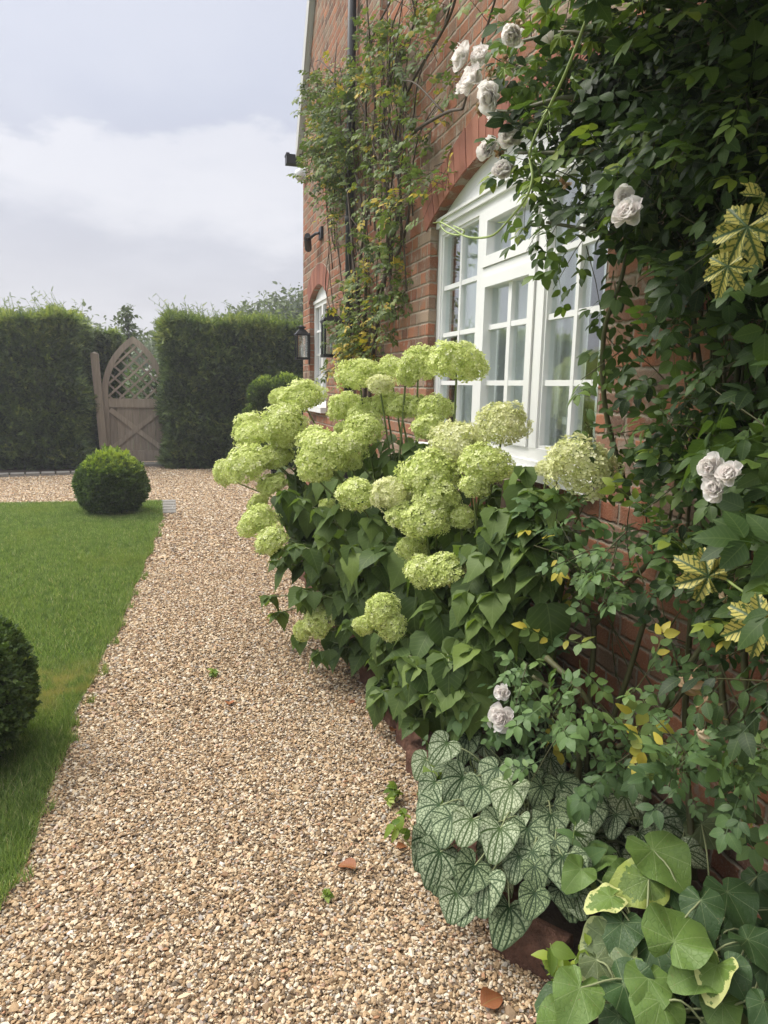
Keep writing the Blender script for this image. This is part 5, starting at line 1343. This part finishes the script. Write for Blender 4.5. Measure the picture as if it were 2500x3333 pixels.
for i, (x_, y_, z_, rx, rz, kd) in enumerate(HEADS):
    c = np.array((x_, y_, z_))
    bs = np.array((1.2+rng.uniform(-.12, .12), np.clip(y_*.62+1.22+rng.normal(0, .12), 2.2, 4.3), .04))
    dv = c-bs; up_ = unit(np.array((dv[0]*.55+rng.normal(0, .10), dv[1]*.35-.12+rng.normal(0, .10), .85)))
    if z_ < .7: up_ = unit(np.array((-.75, -.35, .5)))
    o_ = place(HEADM[kd][i % len(HEADM[kd])], 'flower_head', hyd, tuple(c), up_, (rx*1.17, rx*rng.uniform(1.0, 1.2), max(rz, .80*rx)*1.17), rng.random()*6.28)
    if i == 0: bs = np.array((1.2, 2.75, .04))
    hyd_stem(bs, c-up_*rz*.5, .0062, 5 if z_ > .9 else 3, .3, .13, 1.0, .80)
for i in range(125):
    j, k = rng.integers(0, len(HEADS), 2); f = rng.random()
    c = np.array(HEADS[j][:3])*(1-f)+np.array(HEADS[k][:3])*f
    c[2] = max(.2, c[2]-rng.uniform(.16, .70)); c[0] = min(1.38, c[0]+rng.uniform(.04, .24))
    bs = np.array((1.2+rng.uniform(-.15, .15), np.clip(c[1]*.65+1.1+rng.normal(0, .15), 2.1, 4.4), .04))
    hyd_stem(bs, c, .005, 4, .35, .135, .85); hyd_cap(c)
for i in range(46):     # lower skirt towards the path and the silver leaves
    c = np.array((rng.uniform(.82, 1.15), rng.uniform(2.15, 3.2), 0)); c[2] = rng.uniform(.22, .75)
    if i % 2: c = np.array((rng.uniform(.55, .95), rng.uniform(2.9, 4.4), rng.uniform(.15, .8)))
    hyd_stem((1.18+rng.uniform(-.12, .12), c[1]*.8+.65, .04), c, .0045, 3, .4, .115, .95); hyd_cap(c)
for p_ in COVER: hyd_stem((1.2, p_[1]*.8+.6, .04), p_, .0045, 4, .5, .125, .95); hyd_cap(p_)
stemb.build('branches', M['greenstem'], hyd, True); stalk.build('leaf_stalks', M['palestem'], hyd, True)
b = MB(); scatter_var(b, HL, np.array(lp), frames(np.array(ld), np.array(ln_), ls), np.array(lr_)); b.build('foliage', M['hydra'], hyd, True)


# ================================================================ climbing and shrub roses
SPR = [spray_tpl(2, 1), spray_tpl(3, 2), spray_tpl(3, 3), spray_tpl(2, 4, .68), spray_tpl(3, 5, .66), spray_tpl(2, 6)]


def twigs(bl, bs, P, updir, length, nleaf, size, seed, rmean=.45, rsd=.2, spread=.9, stem_r=.0022, toward=(-.7, -.35, .5), yellow=.012):
    """short leafy shoots through the points P"""
    r = np.random.default_rng(seed); n = len(P); toward = np.asarray(toward, float)
    D = unit(np.asarray(updir)+r.normal(0, spread*.7, (n, 3)))
    LP, LD, LN, LS, LR = [], [], [], [], []
    for i in range(n):
        l = length*r.uniform(.6, 1.3); sag = np.array((0, 0, -1.0))*r.uniform(0, .5)
        tt = np.linspace(0, 1, 5)[:, None]; pts = P[i]+D[i]*l*(tt-.35)+sag*l*tt**2
        bs.tube(pts[::2], [stem_r, stem_r*.5], 4, r.random(), caps=False)
        base = r.normal(rmean, rsd*.7)
        for k in range(nleaf):
            t_ = (k+r.random())/nleaf; p = P[i]+D[i]*l*(t_-.35)+sag*l*t_*t_
            o_ = unit(np.cross(D[i], r.normal(0, 1, 3)))
            LP.append(p); LD.append(unit(D[i]*.45+o_*.8+toward*.25+np.array((0, 0, -.35))+r.normal(0, .15, 3)))
            LN.append(unit(toward+np.array((0, 0, .75))+r.normal(0, .35, 3))); LS.append(1.12*size*r.uniform(.65, 1.3)); LR.append(1.0 if r.random() < yellow else np.clip(r.normal(base, rsd*.7), 0, .93))
    scatter_var(bl, SPR, np.array(LP), frames(np.array(LD), np.array(LN), LS), np.array(LR))


def pts_in(poly, n, x0, x1):
    q_ = sample_poly(poly, n); return np.concatenate([rng.uniform(x0, x1, (n, 1)), q_], 1)


# the climber on the middle of the wall, thinning, a few leaves yellow
cl = thing('climbing_rose', 'thinning climbing rose with yellowing leaves trained up the middle of the wall', 'climber', (1.38, 5.2, .05))
b, s_ = MB(), MB()
for c_ in CL_CANES:
    p = np.array(c_); s_.tube(p, [.013, .006], 6, rng.random(), 6)
    for k in range(3):
        q_ = p[-1-(k % len(p))]; e = q_+np.array((rng.uniform(-.05, .02), rng.normal(0, .4), rng.uniform(.2, .6))); s_.tube([q_, (q_+e)/2+np.array((-.03, 0, .05)), e], [.006, .003], 5, rng.random(), 4)
for k in range(44):
    y_ = rng.uniform(4.2, 6.5); z_ = rng.uniform(1.7, 3.2); h = rng.uniform(.4, 1.0)
    s_.tube([(1.40, y_, z_), (1.37, y_+rng.normal(0, .08), z_+h*.5), (1.35, y_+rng.normal(0, .15), z_+h)], [.005, .003], 5, rng.random(), 4)
s_.tube([(1.41, 5.35, .05), (1.4, 5.3, .9), (1.4, 5.25, 1.62)], [.02, .014], 8, .5, 5); s_.tube([(1.41, 5.2, .05), (1.4, 5.14, .9), (1.4, 5.12, 1.62)], [.018, .013], 8, .5, 5)
P = pts_in(CLIMBER, 430, 1.31, 1.43); dens_ = np.sin(P[:, 1]*3.1)+np.sin(P[:, 2]*4.3+P[:, 1])+rng.normal(0, .8, len(P)); P = P[dens_ > -1.1]
twigs(b, s_, P, (-.25, 0, .5), .20, 5, .084, 3, .56, .24, yellow=.06)
P = pts_in([(6.6, 3.9), (5.6, 3.7), (5.4, 3.2), (6.1, 2.9), (6.9, 3.4)], 56, 1.22, 1.38); twigs(b, s_, P, (-.3, .1, .4), .20, 5, .095, 5, .45, .2)
P = pts_in([(5.6, 1.9), (5.1, 1.95), (5.1, 1.62), (6.1, 1.62)], 26, 1.28, 1.42); twigs(b, s_, P, (-.4, .3, .2), .2, 5, .10, 6, .78, .3, yellow=.3)
s_.build('branches', M['oldcane'], cl, True); b.build('foliage', M['climb'], cl, True)

# the big rose in front of the window's right side
ro = thing('climbing_rose', 'dense dark climbing rose with blush blooms over the right of the window', 'climber', (1.4, 1.5, .05))
b, s_ = MB(), MB()
for c_ in RO_CANES: s_.tube(c_, [.010, .0045], 7, rng.random(), 6)
for k in range(60):
    y_ = rng.uniform(1.15, 1.78); z_ = rng.uniform(.9, 2.3); h = rng.uniform(.4, .9); s_.tube([(1.42, y_, z_), (1.40, y_+rng.normal(0, .03), z_+h*.5), (1.38, y_+rng.normal(0, .06), z_+h)], [.005, .003], 5, rng.random(), 4)
P = pts_in(ROSE_A, 92, 1.10, 1.36); twigs(b, s_, P, (-.3, .3, .05), .20, 5, .10, 11, .55, .26)
P = pts_in(ROSE_T, 150, 1.14, 1.42); twigs(b, s_, P, (-.2, .1, .1), .20, 5, .105, 12, .10, .22)  # leaf colours set darker here to imitate the corner's deep shade
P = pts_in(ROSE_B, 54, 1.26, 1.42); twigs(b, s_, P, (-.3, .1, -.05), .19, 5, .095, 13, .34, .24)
P = pts_in(ROSE_C, 46, 1.24, 1.42); twigs(b, s_, P, (-.3, 0, .1), .18, 5, .092, 14, .5, .22)
P = np.array([(1.13, 2.22, 2.03), (1.12, 2.3, 2.05), (1.14, 2.1, 1.95), (1.2, 2.12, 1.88), (1.22, 2.05, 1.80), (1.24, 2.06, 1.66), (1.24, 2.1, 1.62), (1.22, 2.02, 1.60), (1.22, 2.08, 1.36), (1.25, 2.02, 1.32), (1.2, 2.2, 2.15), (1.1, 2.4, 2.2)]); P = P+np.array((.06, -.10, 0)); twigs(b, s_, P, (-.1, 0, -.7), .16, 4, .10, 15, .62, .2, .5)
# unseen shoots of this rose, added above and right to shade the corner
n = 380; P = np.stack([rng.uniform(.62, 1.42, n), rng.uniform(.2, 1.65, n), rng.uniform(2.55, 3.2, n)], -1); twigs(b, s_, P, (-.2, .1, .1), .22, 5, .15, 16, .4, .2)
n = 130; P = np.stack([rng.uniform(1.12, 1.42, n), rng.uniform(.3, 1.2, n), rng.uniform(.9, 2.5, n)], -1); twigs(b, s_, P, (-.2, .1, .1), .22, 5, .14, 17, .4, .2)
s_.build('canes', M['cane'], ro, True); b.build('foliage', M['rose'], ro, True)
for i, (x_, y_, z_, r_) in enumerate(BLOOMS):
    ax = (-.75+rng.normal(0, .25), -.45+rng.normal(0, .35), .15+rng.normal(0, .35))
    if r_ < .0185: place(BUD, 'rose_bud', ro, (x_, y_, z_), ax, r_*1.5, rng.random()*6)
    else: place(BLOOM[i % 4], 'rose_bloom', ro, (x_, y_, z_), ax, r_*1.2, rng.random()*6)
for i, (x_, y_, z_, r_) in enumerate(SPENT): place(SPENTM[i % 3], 'faded_bloom', ro, (x_, y_, z_), rng.normal(0, 1, 3), r_*1.2)

# pale green shrub rose low against the wall
sh = thing('shrub_rose', 'pale green shrub rose on thick green canes low against the wall', 'rose bush', (1.3, 1.9, .05))
b, s_ = MB(), MB()
for c_ in SH_CANES: s_.tube(c_, [.0105, .006], 8, rng.random(), 6)
for k in range(22):
    y_ = rng.uniform(1.2, 2.1); z_ = rng.uniform(.2, .9); a = rng.normal(0, .25); s_.tube([(1.40, y_, z_), (1.37, y_+a*.5, z_+.16), (1.39, y_+a, z_+.3)], [.003, .0015], 4, rng.random(), 3)
for poly_, n, x0, x1, sz, rm in ((SHRUB_A, 34, 1.10, 1.32, .10, .6), (SHRUB_B, 26, .98, 1.2, .10, .66), (SHRUB_C, 26, 1.14, 1.38, .105, .5), (SHRUB_D, 9, 1.3, 1.41, .09, .38)):
    P = pts_in(poly_, n, x0, x1); twigs(b, s_, P, (-.4, -.1, .3), .16, 4, sz*.9, int(n), rm, .22)
s_.build('canes', M['cane'], sh, True); b.build('foliage', M['shrub'], sh, True)
for i, (x_, y_, z_, r_) in enumerate(BLOOMS_LOW): place(BLOOM[(i+2) % 4], 'rose_bloom', sh, (x_, y_, z_), (-.7, -.5, .3), r_*1.1, i)

# hop vine: thin pale tendril, bright young leaves, a few big yellow variegated ones
hv = thing('hop_vine', 'trailing hop vine with pale tendril and yellow variegated leaves', 'vine', (1.05, 1.5, .3))
b = MB(); b.tube(TENDRIL, [.0042, .0026], 6, .5, 5)
for p in (TENDRIL[3], TENDRIL[5], TENDRIL[8], TENDRIL[12]):
    for k in range(4): d = rng.normal(0, 1, 3); b.tube([p, np.array(p)+unit(d)*.035], [.003, .001], 4, .5)
b.build('tendril', M['limestem'], hv, True)
b = MB(); PL = [palm_tpl(5, 1, .42, .6), palm_tpl(5, 2, .5, 1.0), palm_tpl(3, 3, .5, .8)]
HLs = np.array(HOPLEAVES)
n = len(HLs); scatter_var(b, PL, HLs[:, :3], frames(rng.normal(0, .5, (n, 3))+np.array((-.3, .2, -.7)), rng.normal(0, .3, (n, 3))+np.array((-.8, -.5, .5)), HLs[:, 3]*.85), np.clip(rng.normal(.5, .25, n), 0, 1))
b.build('young_leaves', M['lime'], hv, True)
for i, (x_, y_, z_, sz) in enumerate(VLEAVES):
    b = MB(); tp_ = palm_tpl(5, 30+i, .38, .5)
    D = np.array([((-.2, .4, -.7), (-.2, .3, -1), (-.4, -.2, .1), (-.5, .5, .4), (-.6, .5, -.4))[i]]); N_ = np.array([(-.75+rng.normal(0, .1), -.75, .45)])
    b.scatter(tp_, np.array([(x_, y_, z_)]), frames(D, N_, [sz*1.3]), [.5]); b.build('variegated_leaf', M['vine'], hv, True)
vs = MB(); vs.tube([(1.36, .7, .9), (1.30, .95, 1.4), (1.10, 1.06, 1.72), (1.02, 1.1, 1.80)], [.004, .003], 6, .5, 5); vs.tube([(1.2, .8, .8), (1.12, 1.02, 1.05), (1.16, 1.25, 1.1)], .003, 6, .5, 5); vs.build('stem', M['limestem'], hv, True)
for i, (x_, y_, z_, sz) in enumerate(DEADLEAVES):
    b = MB(); tp_ = palm_tpl(5, 50+i, .25, 1.6)
    b.scatter(tp_, np.array([(x_, y_, z_+.02)]), frames(np.array([(rng.normal(0, .2), rng.normal(0, .2), -1)]), np.array([(-.9, -.3+rng.normal(0, .3), .1)]), [sz*1.0]), [.3+.2*i])
    b.tube([(x_, y_, z_+.02), (x_+.02, y_+.0, z_+.06), (x_+.05, y_+.01, z_+.07)], .0014, 4, .5, 5); b.build('withered_leaf', M['dead'], hv, True)

# ================================================================ leaves along the bed
def leaf_plant(name, label, cat, loc, specs, mats, tpls, group=None, crown=None, scale=1.0):
    """specs: base point, tip point, normal, material index; each leaf stands on its own stalk"""
    t = thing(name, label, cat, loc, group); st = MB(); bm_ = {}
    for i, (a, c_, nn, k) in enumerate(specs):
        a, c_, nn = np.array(a), np.array(c_), np.array(nn); L = np.linalg.norm(c_-a)
        bb_ = bm_.setdefault(k, MB())
        bb_.scatter(tpls[i % len(tpls)], a[None], frames((c_-a)[None], (nn+rng.normal(0, .20, 3))[None], [L*scale*rng.uniform(.8, 1.18)]), [rng.random()])
        cr = np.array(crown if crown else loc)+np.array((rng.normal(0, .07), rng.normal(0, .08), 0))
        st.tube([cr, cr*.35+a*.65+np.array((0, 0, .05*L/.1)), a-nn*.002], [.0028, .0022], 5, .5, 4, caps=False)
    for k, bb_ in bm_.items(): bb_.build('foliage', mats[k], t, True)
    st.build('leaf_stalks', M['palestem'], t, True)
    return t


HT = [heart_tpl(.22, 1.12, .12, .22, .02, seed=1), heart_tpl(.24, 1.05, .2, .35, .03, seed=2), heart_tpl(.2, 1.15, .05, .30, .03, seed=3), heart_tpl(.26, 1.1, .24, .15, .025, seed=4)]
spec = [(q_[:3], q_[3:6], q_[6:9], 0) for q_ in BRUN]
for k in range(75):      # under-storey leaves, half hidden
    a = np.array((rng.uniform(.78, 1.38), rng.uniform(1.45, 2.15), rng.uniform(.12, .29))); az = math.atan2(a[1]-1.85, a[0]-1.1)+rng.normal(0, .4)
    nn = np.array((-.3*1+.2*math.cos(az), -.4, .8)); d = np.array((math.cos(az), math.sin(az), -.6)); d = d-nn*(d @ nn)/(nn @ nn); spec.append((a, a+unit(d)*rng.uniform(.07, .12), nn, 0))
leaf_plant('silver_leaf_plant', 'low clump of silver heart-shaped leaves with dark green veins by the gravel', 'leafy plant', (1.08, 1.85, .04), spec, [M['brunnera']], HT, scale=.77)
WT = [heart_tpl(.34, 1.12, .10, .25, .06, seed=11), heart_tpl(.32, 1.05, -.12, .4, .07, seed=12), heart_tpl(.36, 1.2, .22, .15, .06, seed=13), heart_tpl(.3, 1.1, .3, .5, .07, seed=14)]
spec = [(q_[:3], q_[3:6], q_[6:9], q_[9]) for q_ in VARIEG]
for k in range(30):
    a = np.array((rng.uniform(.82, 1.40), rng.uniform(.85, 1.40), rng.uniform(.08, .20))); az = rng.uniform(2.2, 5.2); nn = np.array((-.25, -.35, .85)); d = np.array((math.cos(az), math.sin(az), -.3)); d = d-nn*(d @ nn)/(nn @ nn)
    spec.append((a, a+unit(d)*rng.uniform(.09, .14), nn, 3 if k % 3 else 5))
leaf_plant('cream_edged_plant', 'clump of big round yellow-green leaves with cream edges in the near corner', 'leafy plant', (1.08, 1.18, .04), spec, HM, WT)

# small self-sown plants
def sprig(label, pos, n, h, mat, seed, name='seedling', group=None, sz=.05):
    r = np.random.default_rng(seed); t = thing(name, label, 'seedling', pos, group); b, s_ = MB(), MB()
    for k in range(n):
        e = np.array(pos)+np.array((r.normal(0, h*.35), r.normal(0, h*.35), h*r.uniform(.5, 1.1))); s_.tube([pos, (np.array(pos)+e)/2+r.normal(0, .01, 3), e], [.002, .001], 4, .5, 3)
        m_ = 6; tt = r.uniform(.35, 1, m_)[:, None]; P = np.array(pos)*(1-tt)+e*tt; D = r.normal(0, .6, (m_, 3))+np.array((0, 0, .15)); N_ = np.array((-.2, -.3, .9))+r.normal(0, .3, (m_, 3))
        scatter_var(b, LEAF, P, frames(D, N_, sz*r.uniform(.6, 1.2, m_)), np.clip(r.normal(.5, .25, m_), 0, 1))
    b.build('foliage', mat, t, True); s_.build('stems', M['limestem'], t)


sprig('light green seedling growing up through the silver leaves near their middle', (1.02, 1.52, .12), 5, .24, M['shrub'], 1, sz=.075)
sprig('fresh green seedling at the left rim of the silver leaves', (.80, 2.10, .03), 5, .20, M['lime'], 2, sz=.055)
sprig('yellowish seedling on the gravel edge left of the silver leaves', (.72, 1.98, .0), 4, .13, M['lime'], 3, sz=.05)
sprig('yellow-green seedling beside the cobwebbed edging brick', (.83, 1.28, .10), 4, .13, M['lime'], 4, sz=.05)
sprig('wispy seedling under the pale shrub rose blooms', (1.0, 2.12, .05), 7, .32, M['shrub'], 5, sz=.03)
sprig('tiny green weed in the middle of the gravel path', (WEEDS[0][0], WEEDS[0][1], .01), 4, .035, M['lime'], 6, 'weed', sz=.03)
sprig('tiny green weed in the gravel closest to the camera', (WEEDS[1][0], WEEDS[1][1], .01), 3, .03, M['lime'], 7, 'weed', sz=.022)
sprig('low green weed against the gravel where the silver leaves begin', (.74, 2.26, .0), 4, .09, M['lime'], 8, 'weed', sz=.04)

# fallen leaves
for (x_, y_, z_), lab, s_, rz in zip(FALLEN, ('rust-brown fallen leaf on the gravel at the bottom edge', 'orange fallen leaf lying on the middle of the path', 'dark curled fallen leaf on the gravel left of the silver leaves', 'dry brown fallen leaf beside the edging bricks'), (.075, .06, .065, .05), (.3, 1.5, 2.4, .9)):
    b = MB(); tp_ = leaf_tpl(.75, OVATE, .5, .35, 2, .08)
    b.scatter(tp_, np.array([(x_, y_, z_+.012)]), frames(np.array([(math.cos(rz), math.sin(rz), .1)]), np.array([(.1, -.2, 1)]), [s_]), [rng.random()])
    o_ = b.build('fallen_leaf', M['brown_leaf'], None, True); tag(o_, lab, 'fallen leaf')

# ================================================================ thin haze, added to imitate the veil of lens glare
b = MB(); b.box((-61, -21, -1.04), (61, 111, 9.5))
m = bpy.data.materials.new('glare_haze'); m.use_nodes = True; nt = m.node_tree; nt.nodes.clear()
ou = nt.nodes.new('ShaderNodeOutputMaterial'); pv_ = nt.nodes.new('ShaderNodeVolumePrincipled')
pv_.inputs['Color'].default_value = (.92, .94, 1, 1); pv_.inputs['Density'].default_value = .0036; pv_.inputs['Anisotropy'].default_value = .3
nt.links.new(pv_.outputs[0], ou.inputs['Volume'])
o = b.build('haze', m); o['kind'] = 'stuff'; o['label'] = 'thin pale haze added over the garden to imitate lens glare'; o['category'] = 'haze'

for i in range(9):
    x_, y_ = [(-.30, 4.9), (.55, 4.4), (.62, 3.6), (.80, 3.1), (.40, 2.45), (.66, 2.0), (.12, 2.0), (.70, 5.6), (-.1, 6.9)][i]
    b = MB(); a = rng.random()*6.28
    b.scatter(leaf_tpl(.6, OVATE, .5, .35, 2, .08), np.array([(x_, y_, .016)]), frames(np.array([(math.cos(a), math.sin(a), .1)]), np.array([(.1, -.2, 1)]), [rng.uniform(.028, .045)]), [rng.random()])
    o_ = b.build('fallen_leaf', M['brown_leaf' if i % 2 else 'dead'], None, True); tag(o_, 'scrap of dry brown leaf scattered on the gravel path', 'fallen leaf', 'scraps of dry leaf on the path')
